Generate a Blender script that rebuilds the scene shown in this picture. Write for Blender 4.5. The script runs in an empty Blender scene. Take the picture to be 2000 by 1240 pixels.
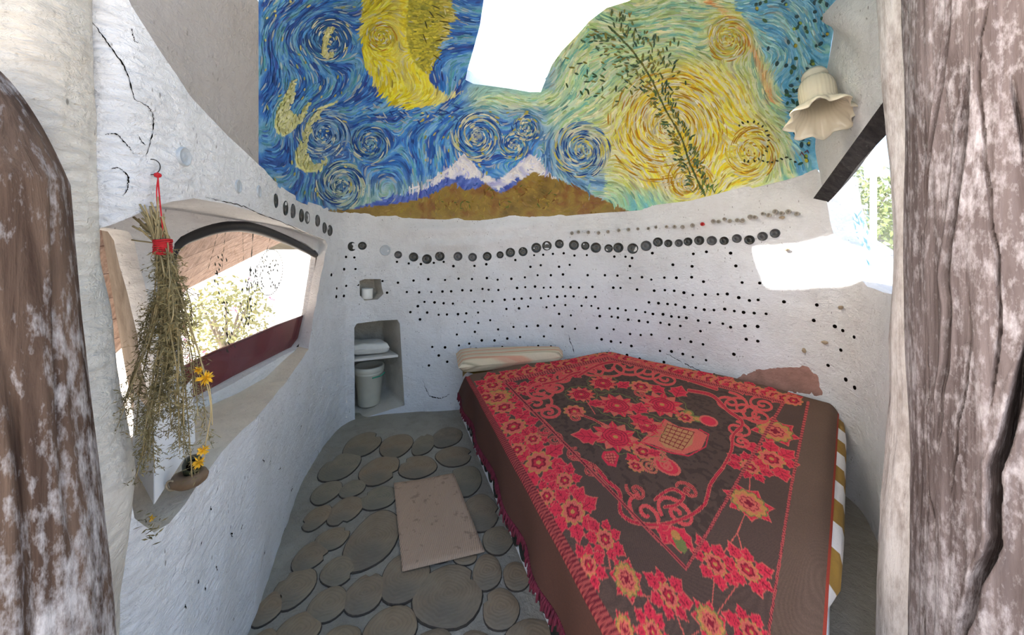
import bpy, math, random
import numpy as np
from mathutils import Vector, Matrix
from mathutils.geometry import delaunay_2d_cdt

random.seed(7)
rng = np.random.default_rng(7)
SC = bpy.context.scene
COL = SC.collection

# ------------------------------------------------------------------ camera, world, sun, exposure
F, CX, CY, H = 700.0, 1000.0, 480.0, 1.45      # focal length and optical centre in photo pixels, eye height
cam_d = bpy.data.cameras.new('camera')
cam = bpy.data.objects.new('camera', cam_d)
COL.objects.link(cam)
cam.location = (0, 0, H)
cam.rotation_euler = (math.pi / 2, 0, 0)
cam_d.sensor_fit = 'HORIZONTAL'
cam_d.sensor_width = 36
cam_d.lens = 36 * F / 2000
cam_d.shift_y = -(620 - CY) / 2000
cam_d.clip_start = 0.02
SC.camera = cam

world = bpy.data.worlds.new('sky')
SC.world = world
world.use_nodes = True
wn = world.node_tree
sky = wn.nodes.new('ShaderNodeTexSky')
sky.sky_type = 'NISHITA'
sky.sun_disc = False
sky.sun_elevation = math.radians(36)
sky.sun_rotation = math.radians(-98)
sky.dust_density = 4.5
sky.ozone_density = 1.0
bg = wn.nodes['Background']
wn.links.new(sky.outputs[0], bg.inputs[0])
bg.inputs[1].default_value = 0.42

SUN_DIR = Vector((1.66, 0.08, -1.17)).normalized()
sl = bpy.data.lights.new('sun', 'SUN')
sl.energy = 14.0
sl.angle = math.radians(0.6)
sl.color = (1.0, 0.965, 0.92)
so = bpy.data.objects.new('sun', sl)
COL.objects.link(so)
so.rotation_euler = SUN_DIR.to_track_quat('-Z', 'Y').to_euler()

SC.view_settings.view_transform = 'Standard'
SC.view_settings.look = 'None'
SC.view_settings.gamma = 1
SC.view_settings.use_curve_mapping = False
SC.view_settings.exposure = 0.6

# ------------------------------------------------------------------ helpers
def P(px, py, d):
    return np.array([(px - CX) / F * d, d, H - (py - CY) / F * d])

def on_z(px, py, z):
    return P(px, py, (H - z) * F / (py - CY))

def lin(h):
    h = h.lstrip('#')
    c = [int(h[i:i + 2], 16) / 255 for i in (0, 2, 4)]
    return tuple(x / 12.92 if x <= .04045 else ((x + .055) / 1.055) ** 2.4 for x in c)

def _hash(ix, iy, iz, seed):
    n = (ix * 374761393 + iy * 668265263 + iz * 2147483647 + seed * 1274126177) & 0xffffffff
    n = ((n ^ (n >> 13)) * 1274126177) & 0xffffffff
    n = n ^ (n >> 16)
    return (n & 0xffff) / 32767.5 - 1.0

def vnoise(p, scale=1.0, seed=0):
    """value noise in -1..1; p is (n,3) or (n,2)"""
    p = np.asarray(p, float) * scale
    if p.shape[1] == 2:
        p = np.c_[p, np.zeros(len(p))]
    i = np.floor(p).astype(np.int64)
    f = p - i
    f = f * f * (3 - 2 * f)
    out = 0
    for dx in (0, 1):
        for dy in (0, 1):
            for dz in (0, 1):
                w = (f[:, 0] if dx else 1 - f[:, 0]) * (f[:, 1] if dy else 1 - f[:, 1]) * (f[:, 2] if dz else 1 - f[:, 2])
                out = out + w * _hash(i[:, 0] + dx, i[:, 1] + dy, i[:, 2] + dz, seed)
    return out

def fbm(p, scale=1.0, octaves=3, seed=0):
    a, t, out = 1.0, 0.0, 0
    for k in range(octaves):
        out = out + a * vnoise(p, scale * 2 ** k, seed + k)
        t += a
        a *= .5
    return out / t

def pip(poly, x, y):
    """points inside polygon (vectorised even-odd)"""
    x = np.asarray(x, float); y = np.asarray(y, float)
    ins = np.zeros(x.shape, bool)
    n = len(poly)
    for i in range(n):
        x1, y1 = poly[i]; x2, y2 = poly[(i + 1) % n]
        if y1 == y2:
            continue
        c = ((y1 > y) != (y2 > y)) & (x < (x2 - x1) * (y - y1) / (y2 - y1) + x1)
        ins ^= c
    return ins

def smooth_closed(pts, n=4):
    """Catmull-Rom through a closed list of 2-d or 3-d points"""
    pts = [np.array(p, float) for p in pts]
    out = []
    m = len(pts)
    for i in range(m):
        p0, p1, p2, p3 = pts[i - 1], pts[i], pts[(i + 1) % m], pts[(i + 2) % m]
        for k in range(n):
            t = k / n
            out.append(.5 * ((2 * p1) + (-p0 + p2) * t + (2 * p0 - 5 * p1 + 4 * p2 - p3) * t * t + (-p0 + 3 * p1 - 3 * p2 + p3) * t ** 3))
    return out

def smooth_open(pts, n=6):
    pts = [np.array(p, float) for p in pts]
    q = [2 * pts[0] - pts[1]] + pts + [2 * pts[-1] - pts[-2]]
    out = []
    for i in range(1, len(q) - 2):
        p0, p1, p2, p3 = q[i - 1], q[i], q[i + 1], q[i + 2]
        for k in range(n):
            t = k / n
            out.append(.5 * ((2 * p1) + (-p0 + p2) * t + (2 * p0 - 5 * p1 + 4 * p2 - p3) * t * t + (-p0 + 3 * p1 - 3 * p2 + p3) * t ** 3))
    out.append(pts[-1])
    return out

def tag(o, label=None, cat=None, group=None, kind=None):
    if label: o['label'] = label
    if cat: o['category'] = cat
    if group: o['group'] = group
    if kind: o['kind'] = kind
    return o

def link(name, me, parent=None):
    o = bpy.data.objects.new(name, me)
    COL.objects.link(o)
    if parent is not None:
        o.parent = parent
        if parent.type == 'EMPTY' or parent.location.length:
            o.matrix_parent_inverse = Matrix.Translation(-parent.location)
    return o

def mesh(name, v, f, mats, parent=None, smooth=True, fmat=None, colors=None):
    me = bpy.data.meshes.new(name)
    if isinstance(v, np.ndarray):
        v = v.tolist()
    if isinstance(f, np.ndarray):
        f = f.tolist()
    me.from_pydata(v, [], f)
    for m in (mats if isinstance(mats, (list, tuple)) else [mats]):
        me.materials.append(m)
    if smooth:
        me.polygons.foreach_set('use_smooth', np.ones(len(me.polygons), bool))
    if fmat is not None:
        me.polygons.foreach_set('material_index', np.asarray(fmat, np.int32))
    if colors is not None:
        a = me.color_attributes.new('paint', 'FLOAT_COLOR', 'POINT')
        c = np.ones((len(v), 4), np.float32)
        c[:, :3] = colors
        a.data.foreach_set('color', c.ravel())
    me.update()
    return link(name, me, parent)

def empty(name, loc):
    o = bpy.data.objects.new(name, None)
    o.empty_display_size = .1
    o.location = loc
    COL.objects.link(o)
    return o

class MB:
    """collects shapes for one mesh"""
    def __init__(s):
        s.v, s.f, s.m = [], [], []
    def add(s, v, f, m=0):
        b = len(s.v)
        s.v += [tuple(map(float, p)) for p in v]
        s.f += [tuple(i + b for i in q) for q in f]
        s.m += [m] * len(f)
    def tube(s, pts, r, n=8, m=0, cap=True):
        pts = [Vector(p) for p in pts]
        k = len(pts)
        rr = r if hasattr(r, '__len__') else [r] * k
        v, f = [], []
        up = Vector((.3, .5, .81)).normalized()
        for i, p in enumerate(pts):
            t = (pts[min(i + 1, k - 1)] - pts[max(i - 1, 0)])
            t = t.normalized() if t.length else Vector((0, 0, 1))
            a = t.cross(up)
            if a.length < .05: a = t.cross(Vector((1, 0, 0)))
            a.normalize(); b = t.cross(a)
            for j in range(n):
                an = 2 * math.pi * j / n
                v.append(p + (a * math.cos(an) + b * math.sin(an)) * rr[i])
        for i in range(k - 1):
            for j in range(n):
                f.append((i * n + j, i * n + (j + 1) % n, (i + 1) * n + (j + 1) % n, (i + 1) * n + j))
        if cap:
            f.append(tuple(range(n - 1, -1, -1))); f.append(tuple((k - 1) * n + j for j in range(n)))
        s.add(v, f, m)
    def lathe(s, prof, origin=(0, 0, 0), n=24, m=0, axis=None, wob=None):
        """prof: list of (r, h); wob(angle, i) multiplies r"""
        o = Vector(origin)
        ax = Vector(axis).normalized() if axis is not None else Vector((0, 0, 1))
        a = ax.orthogonal().normalized(); b = ax.cross(a)
        v, f = [], []
        for i, (r, h) in enumerate(prof):
            for j in range(n):
                an = 2 * math.pi * j / n
                q = r * (wob(an, i) if wob else 1)
                v.append(o + ax * h + (a * math.cos(an) + b * math.sin(an)) * q)
        for i in range(len(prof) - 1):
            for j in range(n):
                f.append((i * n + j, i * n + (j + 1) % n, (i + 1) * n + (j + 1) % n, (i + 1) * n + j))
        s.add(v, f, m)
    def prism(s, poly, z0, z1, m=0):
        n = len(poly)
        v = [(x, y, z0) for x, y in poly] + [(x, y, z1) for x, y in poly]
        f = [tuple(range(n - 1, -1, -1)), tuple(range(n, 2 * n))] + [(i, (i + 1) % n, n + (i + 1) % n, n + i) for i in range(n)]
        s.add(v, f, m)
    def hexa(s, c, m=0):
        """8 corners: bottom 4, top 4"""
        s.add(c, [(3, 2, 1, 0), (4, 5, 6, 7), (0, 1, 5, 4), (1, 2, 6, 5), (2, 3, 7, 6), (3, 0, 4, 7)], m)
    def box(s, x0, x1, y0, y1, z0, z1, m=0):
        s.hexa([(x0, y0, z0), (x1, y0, z0), (x1, y1, z0), (x0, y1, z0), (x0, y0, z1), (x1, y0, z1), (x1, y1, z1), (x0, y1, z1)], m)
    def build(s, name, mats, parent=None, smooth=True, bevel=0):
        o = mesh(name, s.v, s.f, mats, parent, smooth, s.m)
        if bevel:
            md = o.modifiers.new('bevel', 'BEVEL'); md.width = bevel; md.segments = 2
        return o

# ------------------------------------------------------------------ materials
def nodemat(name):
    m = bpy.data.materials.new(name)
    m.use_nodes = True
    nt = m.node_tree
    return m, nt, nt.nodes['Principled BSDF']

def N(nt, t, **kw):
    n = nt.nodes.new(t)
    for k, v in kw.items():
        if k in n.inputs: n.inputs[k].default_value = v
        else: setattr(n, k, v)
    return n

def ramp(nt, fac, stops):
    r = nt.nodes.new('ShaderNodeValToRGB')
    e = r.color_ramp.elements
    while len(e) < len(stops): e.new(.5)
    for q, (p, c) in zip(e, stops):
        q.position = p
        q.color = (*c, 1) if len(c) == 3 else c
    nt.links.new(fac, r.inputs[0])
    return r.outputs[0]

def mix(nt, fac, a, b, blend='MIX'):
    x = nt.nodes.new('ShaderNodeMix'); x.data_type = 'RGBA'; x.blend_type = blend
    for s, val in ((0, fac), (6, a), (7, b)):
        if isinstance(val, (int, float)): x.inputs[s].default_value = val
        elif isinstance(val, tuple): x.inputs[s].default_value = (*val, 1)
        else: nt.links.new(val, x.inputs[s])
    return x.outputs[2]

def coords(nt, scale=(1, 1, 1), kind='Object'):
    tc = nt.nodes.new('ShaderNodeTexCoord')
    mp = nt.nodes.new('ShaderNodeMapping')
    mp.inputs['Scale'].default_value = scale
    nt.links.new(tc.outputs[kind], mp.inputs[0])
    return mp.outputs[0]

def noise(nt, vec, scale, detail=4, rough=.55, out=0, dist=0):
    n = N(nt, 'ShaderNodeTexNoise', Scale=scale, Detail=detail, Roughness=rough, Distortion=dist)
    nt.links.new(vec, n.inputs['Vector'])
    return n.outputs[out]

def bump(nt, bsdf, hts):
    """hts: list of (socket, strength, distance)"""
    prev = None
    for s, st, di in hts:
        b = N(nt, 'ShaderNodeBump', Strength=st, Distance=di)
        nt.links.new(s, b.inputs['Height'])
        if prev: nt.links.new(prev, b.inputs['Normal'])
        prev = b.outputs[0]
    nt.links.new(prev, bsdf.inputs['Normal'])

def plaster(name, base, stain, stain_amt=.5, fleck=.5, rough=.9, grain=1.0):
    m, nt, b = nodemat(name)
    v = coords(nt)
    n1 = noise(nt, v, 1.7, 5, .6)
    n2 = noise(nt, v, 9, 5, .65)
    n3 = noise(nt, v, 55, 3, .6)
    c = mix(nt, ramp(nt, n1, [(.42, (0, 0, 0)), (.72, (stain_amt,) * 3)]), base, stain)
    c = mix(nt, ramp(nt, n2, [(.5, (0, 0, 0)), (.8, (stain_amt * .5,) * 3)]), c, tuple(x * .72 for x in stain))
    # little dark straw marks in the lime wash, longer than wide
    vs = coords(nt, (60, 60, 24))
    vo = N(nt, 'ShaderNodeTexVoronoi', Scale=1.0, Randomness=1.0)
    nt.links.new(vs, vo.inputs['Vector'])
    sp = ramp(nt, vo.outputs['Distance'], [(.0, (fleck,) * 3), (.13, (fleck,) * 3), (.2, (0, 0, 0))])
    gate = ramp(nt, noise(nt, v, 14, 2), [(.56, (0, 0, 0)), (.62, (1, 1, 1))])
    c = mix(nt, mix(nt, 1.0, sp, gate, 'MULTIPLY'), c, (.09, .07, .055))
    nt.links.new(c, b.inputs['Base Color'])
    b.inputs['Roughness'].default_value = rough
    b.inputs['Specular IOR Level'].default_value = .2
    bump(nt, b, [(n2, .8 * grain, .025), (noise(nt, coords(nt, (1, 1, 2.2)), 26, 5, .7, dist=.8), .85 * grain, .012), (n3, .35 * grain, .003)])
    return m

M = {}
M['white'] = plaster('lime plaster', (.80, .81, .83), (.62, .60, .57), .5, .6)
M['cream'] = plaster('cream plaster', (.80, .77, .70), (.52, .44, .35), .7, .6)
M['grey'] = plaster('grey render', (.40, .375, .355), (.31, .275, .24), .6, .35, grain=.6)
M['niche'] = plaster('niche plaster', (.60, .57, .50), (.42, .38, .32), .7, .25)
M['sill'] = plaster('sill plaster', (.76, .68, .56), (.45, .40, .34), .7, .3, grain=.7)

def simple(name, col, rough=.6, metal=0, spec=.5, var=.25, vscale=12, bmp=.2, bscale=60, bd=.003):
    m, nt, b = nodemat(name)
    v = coords(nt)
    c = mix(nt, ramp(nt, noise(nt, v, vscale), [(.35, (0, 0, 0)), (.7, (1, 1, 1))]), col, tuple(x * (1 - var) for x in col))
    nt.links.new(c, b.inputs['Base Color'])
    b.inputs['Roughness'].default_value = rough
    b.inputs['Metallic'].default_value = metal
    b.inputs['Specular IOR Level'].default_value = spec
    if bmp: bump(nt, b, [(noise(nt, v, bscale), bmp, bd)])
    return m

def paint_attr(name, rough=.55, bmp=.25, bscale=120, stretch=(1, 1, 1), spec=.3, bd=.002, var=.18):
    m, nt, b = nodemat(name)
    a = N(nt, 'ShaderNodeVertexColor', layer_name='paint')
    v = coords(nt, stretch)
    n = noise(nt, v, bscale, 3)
    c = mix(nt, ramp(nt, n, [(.3, (var,) * 3), (.7, (0, 0, 0))]), a.outputs[0], (.02, .02, .02))
    nt.links.new(c, b.inputs['Base Color'])
    b.inputs['Roughness'].default_value = rough
    b.inputs['Specular IOR Level'].default_value = spec
    bump(nt, b, [(n, bmp, bd)])
    return m

def weathered(name, dark, light, wash, wash_amt, gs=(26, 26, 1.6), zfade=None):
    """old timber: long grain along z with patches of limewash"""
    m, nt, b = nodemat(name)
    v = coords(nt, gs)
    g = noise(nt, v, 1.0, 6, .65, dist=.6)
    o = coords(nt)
    c = mix(nt, ramp(nt, g, [(.34, (0, 0, 0)), (.66, (1, 1, 1))]), dark, light)
    blot = noise(nt, coords(nt, (1, 1, .45)), 7, 6, .7)
    fine = noise(nt, coords(nt, (1, 1, .35)), 60, 4, .7)
    w = mix(nt, .5, blot, fine)
    if zfade:      # the whitewash is worn off higher up
        sp_z = nt.nodes.new('ShaderNodeSeparateXYZ'); nt.links.new(o, sp_z.inputs[0])
        mr = N(nt, 'ShaderNodeMapRange'); nt.links.new(sp_z.outputs[2], mr.inputs['Value'])
        for nm, val in zip(('From Min', 'From Max', 'To Min', 'To Max'), zfade): mr.inputs[nm].default_value = val
        ad = N(nt, 'ShaderNodeMath', operation='ADD'); nt.links.new(w, ad.inputs[0]); nt.links.new(mr.outputs[0], ad.inputs[1]); w = ad.outputs[0]
    c = mix(nt, ramp(nt, w, [(.60 - .22 * wash_amt, (0, 0, 0)), (.70 - .14 * wash_amt, (.85,) * 3)]), c, wash)
    nt.links.new(c, b.inputs['Base Color'])
    b.inputs['Roughness'].default_value = .85
    b.inputs['Specular IOR Level'].default_value = .25
    bump(nt, b, [(blot, .4, .02), (g, .6, .01), (fine, .3, .004)])
    return m

M['trunk'] = weathered('weathered trunk', (.075, .056, .054), (.20, .165, .165), (.46, .43, .45), .55)
M['trunk_pale'] = weathered('pale limewashed wood', (.30, .25, .23), (.50, .46, .44), (.68, .65, .64), .9)
M['log'] = weathered('dark log', (.05, .028, .02), (.16, .105, .075), (.60, .57, .57), .60, zfade=(.55, 1.25, .075, -.035))
M['oldpost'] = weathered('grey post', (.19, .15, .115), (.38, .32, .26), (.45, .41, .36), .2)
M['plank'] = weathered('brown plank', (.16, .10, .075), (.34, .24, .19), (.5, .42, .38), .15)
M['black'] = simple('black sealing strip', (.012, .012, .014), .45, var=.3)
M['darkbeam'] = weathered('charred beam', (.012, .010, .010), (.05, .042, .04), (.25, .22, .2), .08)
M['maroon'] = simple('maroon painted band', (.16, .012, .02), .3, var=.3, vscale=8)
M['bucket'] = simple('ivory plastic', (.66, .64, .54), .4, var=.08, bmp=.05)
M['greenplastic'] = simple('green plastic', (.03, .35, .22), .4)
M['cup'] = simple('white ceramic', (.82, .82, .78), .3, var=.05, bmp=0)
M['towel'] = simple('white towel', (.74, .74, .70), .95, var=.15, bmp=.7, bscale=180, bd=.006)
M['board'] = simple('white board', (.68, .66, .62), .6, var=.12)
M['card'] = simple('white card', (.88, .88, .9), .8, var=.04, bmp=.05)
M['stem'] = simple('dry stem', (.40, .31, .15), .8, var=.4, bmp=.2)
M['leaf_dry'] = simple('dry herb leaf', (.25, .20, .085), .8, var=.5, vscale=40, bmp=0)
M['red_yarn'] = simple('red yarn', (.62, .012, .02), .7, var=.3, bmp=.6, bscale=300)
M['yellow_petal'] = simple('yellow petals', (.85, .48, .02), .6, var=.3, vscale=60, bmp=0)
M['wire'] = simple('thin wire', (.05, .045, .04), .5, metal=.6, bmp=0)
M['mortar'] = plaster('cement floor', (.36, .335, .28), (.20, .175, .14), .8, .3, .85)
M['bark'] = simple('bark rim', (.06, .047, .035), .9, var=.5, bmp=.8, bscale=90, bd=.01)
M['fringe'] = simple('crimson fringe', (.16, .008, .03), .8, var=.5, vscale=30, bmp=.5, bscale=200)
M['sand'] = plaster('pale sunlit ground', (.66, .60, .52), (.42, .36, .28), .6, .2, grain=.6)
M['brownclay'] = simple('brown clay', (.22, .14, .08), .6, var=.5, vscale=20)
M['darkgreen'] = simple('dark green glaze', (.035, .04, .02), .35, var=.4)
M['neck'] = simple('pale glass neck', (.42, .38, .32), .35, var=.4, vscale=30)
M['redcap'] = simple('red cap', (.6, .04, .04), .45)
M['shell'] = simple('snail shell', (.42, .33, .22), .5, var=.4, vscale=40)
M['pinkflower'] = simple('pink petals', (.75, .2, .42), .6, var=.3, vscale=9, bmp=0)

def glass_dark(name, col, rough=.12):
    m, nt, b = nodemat(name)
    v = coords(nt)
    c = mix(nt, ramp(nt, noise(nt, v, 45, 4), [(.4, (0, 0, 0)), (.75, (1, 1, 1))]), col, tuple(x * 2.4 + .01 for x in col))
    nt.links.new(c, b.inputs['Base Color'])
    b.inputs['Roughness'].default_value = rough
    bump(nt, b, [(noise(nt, v, 30), .15, .01)])
    return m
M['bottle'] = glass_dark('dark bottle glass', (.010, .011, .009))
M['bottle2'] = glass_dark('smoky bottle glass', (.035, .036, .038))
M['bottle3'] = glass_dark('frosted bottle glass', (.30, .33, .36), .3)
M['hole'] = simple('dark hollow', (.006, .005, .004), 1.0, spec=0, bmp=0)

def pane_mat(name, tint=(1, 1, 1), gloss=.06, haze=0.0):
    m = bpy.data.materials.new(name); m.use_nodes = True
    nt = m.node_tree
    for n in list(nt.nodes): nt.nodes.remove(n)
    out = nt.nodes.new('ShaderNodeOutputMaterial')
    tr = N(nt, 'ShaderNodeBsdfTransparent'); tr.inputs[0].default_value = (*tint, 1)
    gl = N(nt, 'ShaderNodeBsdfGlossy', Roughness=.05)
    df = N(nt, 'ShaderNodeBsdfTranslucent'); df.inputs[0].default_value = (.9, .95, 1, 1)
    mx = nt.nodes.new('ShaderNodeMixShader'); mx.inputs[0].default_value = gloss
    nt.links.new(tr.outputs[0], mx.inputs[1]); nt.links.new(gl.outputs[0], mx.inputs[2])
    m2 = nt.nodes.new('ShaderNodeMixShader')
    # patchy haze: dust on windows; on the skylight it whitens the sky like glare
    v = coords(nt)
    d = ramp(nt, noise(nt, v, 6, 5, .7), [(.4, (haze * .4,) * 3), (.75, (haze,) * 3)])
    nt.links.new(d, m2.inputs[0])
    nt.links.new(mx.outputs[0], m2.inputs[1]); nt.links.new(df.outputs[0], m2.inputs[2])
    nt.links.new(m2.outputs[0], out.inputs[0])
    return m
M['pane'] = pane_mat('dusty window glass', haze=.10)
M['pane_sky'] = pane_mat('skylight glass', haze=.30)  # haze added to make the sky behind read as blown-out white

# ------------------------------------------------------------------ plan of the room
# photo column -> distance of the (upright) wall face in metres, found from where the walls meet the floor
PLAN = [(100, .77), (140, .77), (200, .78), (250, .81), (300, .865), (360, .96), (430, 1.13), (500, 1.40), (530, 1.62), (560, 1.88), (600, 2.27),
        (640, 2.67), (668, 2.90), (690, 3.00), (740, 3.07), (800, 3.12), (880, 3.16), (1000, 3.20), (1100, 3.20), (1190, 3.16),
        (1300, 2.96), (1400, 2.72), (1500, 2.48), (1570, 2.31), (1610, 2.20), (1640, 2.12), (1680, 1.97), (1715, 1.74), (1750, 1.45),
        (1790, 1.20), (1850, .98), (1950, .80), (2050, .70)]
_px = np.arange(100, 2051, 1.0)
_dd = np.interp(_px, [a for a, b in PLAN], [b for a, b in PLAN])
_k = np.hanning(31); _k /= _k.sum()
_dd = np.convolve(np.pad(_dd, 15, mode='edge'), _k, 'valid')
_xx = (_px - CX) / F * _dd
_ss = np.r_[0, np.cumsum(np.hypot(np.diff(_xx), np.diff(_dd)))]
def D(px): return np.interp(px, _px, _dd)
def S(px): return np.interp(px, _px, _ss)
def px_of_s(s): return np.interp(s, _ss, _px)
_tx, _ty = np.gradient(_xx, _ss), np.gradient(_dd, _ss)

RIDGES = [([(750, 447), (860, 450), (960, 448), (1100, 432)], 10, .040), ([(790, 478), (880, 478), (980, 470), (1080, 452)], 9, .032)]
def wall_xyz(s, z, relief=True):
    """arrays (s along the plan, z) -> points on the lumpy wall face and plan normals into the room"""
    s = np.asarray(s, float); z = np.asarray(z, float)
    px = px_of_s(s)
    x = np.interp(s, _ss, _xx); y = np.interp(s, _ss, _dd)
    nx, ny = np.interp(s, _ss, _ty), -np.interp(s, _ss, _tx)
    l = np.hypot(nx, ny); nx, ny = nx / l, ny / l
    if relief:
        q = np.c_[x, y, z]
        near = np.clip(y / 2.5, .35, 1)
        h = (.018 * fbm(q, 3.2, 3, 11) + .005 * fbm(q * [1, 1, 1.6], 16, 2, 21)) * near
        py = CY - (z - H) / y * F
        for pts, w, a in RIDGES:
            yy = np.interp(px, [p[0] for p in pts], [p[1] for p in pts])
            e = np.clip((px - pts[0][0]) / 60, 0, 1) * np.clip((pts[-1][0] - px) / 60, 0, 1)
            h = h + a * e * np.exp(-((py - yy) / w) ** 2)
        x = x + nx * h; y = y + ny * h
    return np.c_[x, y, z], np.c_[nx, ny, np.zeros_like(nx)]

def px2sz(px, py):
    px = np.asarray(px, float); py = np.asarray(py, float)
    return S(px), H - (py - CY) / F * D(px)

def wall_at(px, py):
    s, z = px2sz(np.array([px]), np.array([py]))
    p, n = wall_xyz(s, z)
    return Vector(p[0]), Vector(n[0])

def subdiv(poly, step):
    out = []
    for i in range(len(poly)):
        a, b = np.array(poly[i]), np.array(poly[(i + 1) % len(poly)])
        k = max(1, int(np.ceil(np.hypot(*(b - a)) / step)))
        out += [tuple(a + (b - a) * t / k) for t in range(k)]
    return out

def triangulate(outer, holes, step, jit=.25):
    """2-d points and triangles of a polygon with holes; returns also index loops of the holes"""
    loops = [subdiv(outer, step)] + [subdiv(h, step) for h in holes]
    xs = [p[0] for p in loops[0]]; ys = [p[1] for p in loops[0]]
    gx, gy = np.meshgrid(np.arange(min(xs) + step / 2, max(xs), step), np.arange(min(ys) + step / 2, max(ys), step))
    g = np.c_[gx.ravel(), gy.ravel()] + rng.uniform(-jit, jit, (gx.size, 2)) * step
    ok = pip(loops[0], g[:, 0], g[:, 1])
    for h in loops[1:]: ok &= ~pip(h, g[:, 0], g[:, 1])
    b = np.array([p for l in loops for p in l])
    # keep the grid clear of the borders
    keep = np.where(ok)[0]
    if len(keep):
        gg = g[keep]; cl = np.full(len(gg), 9.)
        for k in range(0, len(b), 64):
            cl = np.minimum(cl, np.hypot(gg[:, None, 0] - b[None, k:k + 64, 0], gg[:, None, 1] - b[None, k:k + 64, 1]).min(1))
        gg = gg[cl > step * .45]
    else: gg = np.zeros((0, 2))
    pts = [Vector(p) for p in b.tolist()] + [Vector(p) for p in gg.tolist()]
    edges, k = [], 0
    for l in loops:
        edges += [(k + i, k + (i + 1) % len(l)) for i in range(len(l))]; k += len(l)
    ov, oe, of, vmap, _, _ = delaunay_2d_cdt(pts, edges, [], 0, 1e-7)
    v = np.array([tuple(p) for p in ov]); f = np.array([t for t in of])
    c = v[f].mean(1)
    ok = pip(loops[0], c[:, 0], c[:, 1])
    for h in loops[1:]: ok &= ~pip(h, c[:, 0], c[:, 1])
    f = f[ok]
    back = {}
    for i, src in enumerate(vmap):
        for q in src: back[q] = i
    idx, k = [], 0
    for l in loops:
        idx.append([back[k + i] for i in range(len(l))]); k += len(l)
    return v, f, idx

def sweep(v3, loop, pts_fn, rings):
    """reveal: from a hole's border loop outward; pts_fn(array, t) gives ring positions"""
    base = v3[loop]
    n = len(loop)
    vv, ff = [base], []
    for r in range(1, rings + 1):
        vv.append(pts_fn(base, r / rings))
    for r in range(rings):
        for j in range(n):
            a, b2 = r * n + j, r * n + (j + 1) % n
            ff.append((a, b2, b2 + n, a + n))
    return np.vstack(vv), ff

def poly_sz(pts):
    p = np.array(pts, float)
    s, z = px2sz(p[:, 0], p[:, 1])
    return list(zip(s.tolist(), z.tolist()))

def top_line(lo, hi, pts, step=10):
    xs = np.linspace(lo, hi, int((hi - lo) / step) + 2)
    ys = np.interp(xs, [p[0] for p in pts], [p[1] for p in pts])
    return list(zip(xs, ys))

# lower border of the painted vault = upper border of the walls
YB = [(505, 322), (520, 345), (560, 380), (600, 400), (640, 412), (750, 424), (940, 430), (1100, 422), (1250, 410), (1350, 398), (1450, 372), (1540, 350), (1600, 332), (1650, 322)]
def yb(px): return np.interp(px, [p[0] for p in YB], [p[1] for p in YB])
CREASE = [(100, -260), (140, -190), (200, -95), (254, 5), (310, 95), (373, 190), (440, 262), (505, 322)]

# ------------------------------------------------------------------ floor with log slices
g = np.meshgrid(np.linspace(-1.9, 2.4, 90), np.linspace(-1.3, 3.6, 100))
fv = np.c_[g[0].ravel(), g[1].ravel(), np.zeros(g[0].size)]
fv[:, 2] = .0025 * fbm(fv, 4, 3, 5)
nx_, ny_ = 90, 100
ff = [(j * nx_ + i, j * nx_ + i + 1, (j + 1) * nx_ + i + 1, (j + 1) * nx_ + i) for j in range(ny_ - 1) for i in range(nx_ - 1)]
floor = mesh('floor', fv, ff, M['mortar'])
tag(floor, 'grey cement floor set with round log slices', 'floor', kind='structure')

mw, nt, b = nodemat('log slice end grain')
v = coords(nt)
oi = N(nt, 'ShaderNodeObjectInfo')
dn = noise(nt, v, 7, 3)
ln = N(nt, 'ShaderNodeVectorMath', operation='LENGTH'); nt.links.new(v, ln.inputs[0])
ma = N(nt, 'ShaderNodeMath', operation='MULTIPLY_ADD'); nt.links.new(dn, ma.inputs[0]); ma.inputs[1].default_value = .09
nt.links.new(ln.outputs['Value'], ma.inputs[2])
mm = N(nt, 'ShaderNodeMath', operation='MULTIPLY'); nt.links.new(ma.outputs[0], mm.inputs[0]); mm.inputs[1].default_value = 420
sn = N(nt, 'ShaderNodeMath', operation='SINE'); nt.links.new(mm.outputs[0], sn.inputs[0])
blot = noise(nt, v, 9, 5, .65)
base = ramp(nt, oi.outputs['Random'], [(0, (.19, .15, .105)), (.5, (.27, .19, .115)), (1, (.21, .19, .135))])
c = mix(nt, ramp(nt, sn.outputs[0], [(0, (.0,) * 3), (1, (.22,) * 3)]), base, (.10, .08, .058))
c = mix(nt, ramp(nt, blot, [(.4, (0, 0, 0)), (.7, (.7,) * 3)]), c, (.33, .265, .18))
c = mix(nt, ramp(nt, noise(nt, v, 3, 2), [(.45, (0, 0, 0)), (.65, (.6,) * 3)]), c, (.115, .11, .092))
nt.links.new(c, b.inputs['Base Color']); b.inputs['Roughness'].default_value = .75
bump(nt, b, [(sn.outputs[0], .12, .003), (blot, .3, .008)])
M['slice'] = mw

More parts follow.
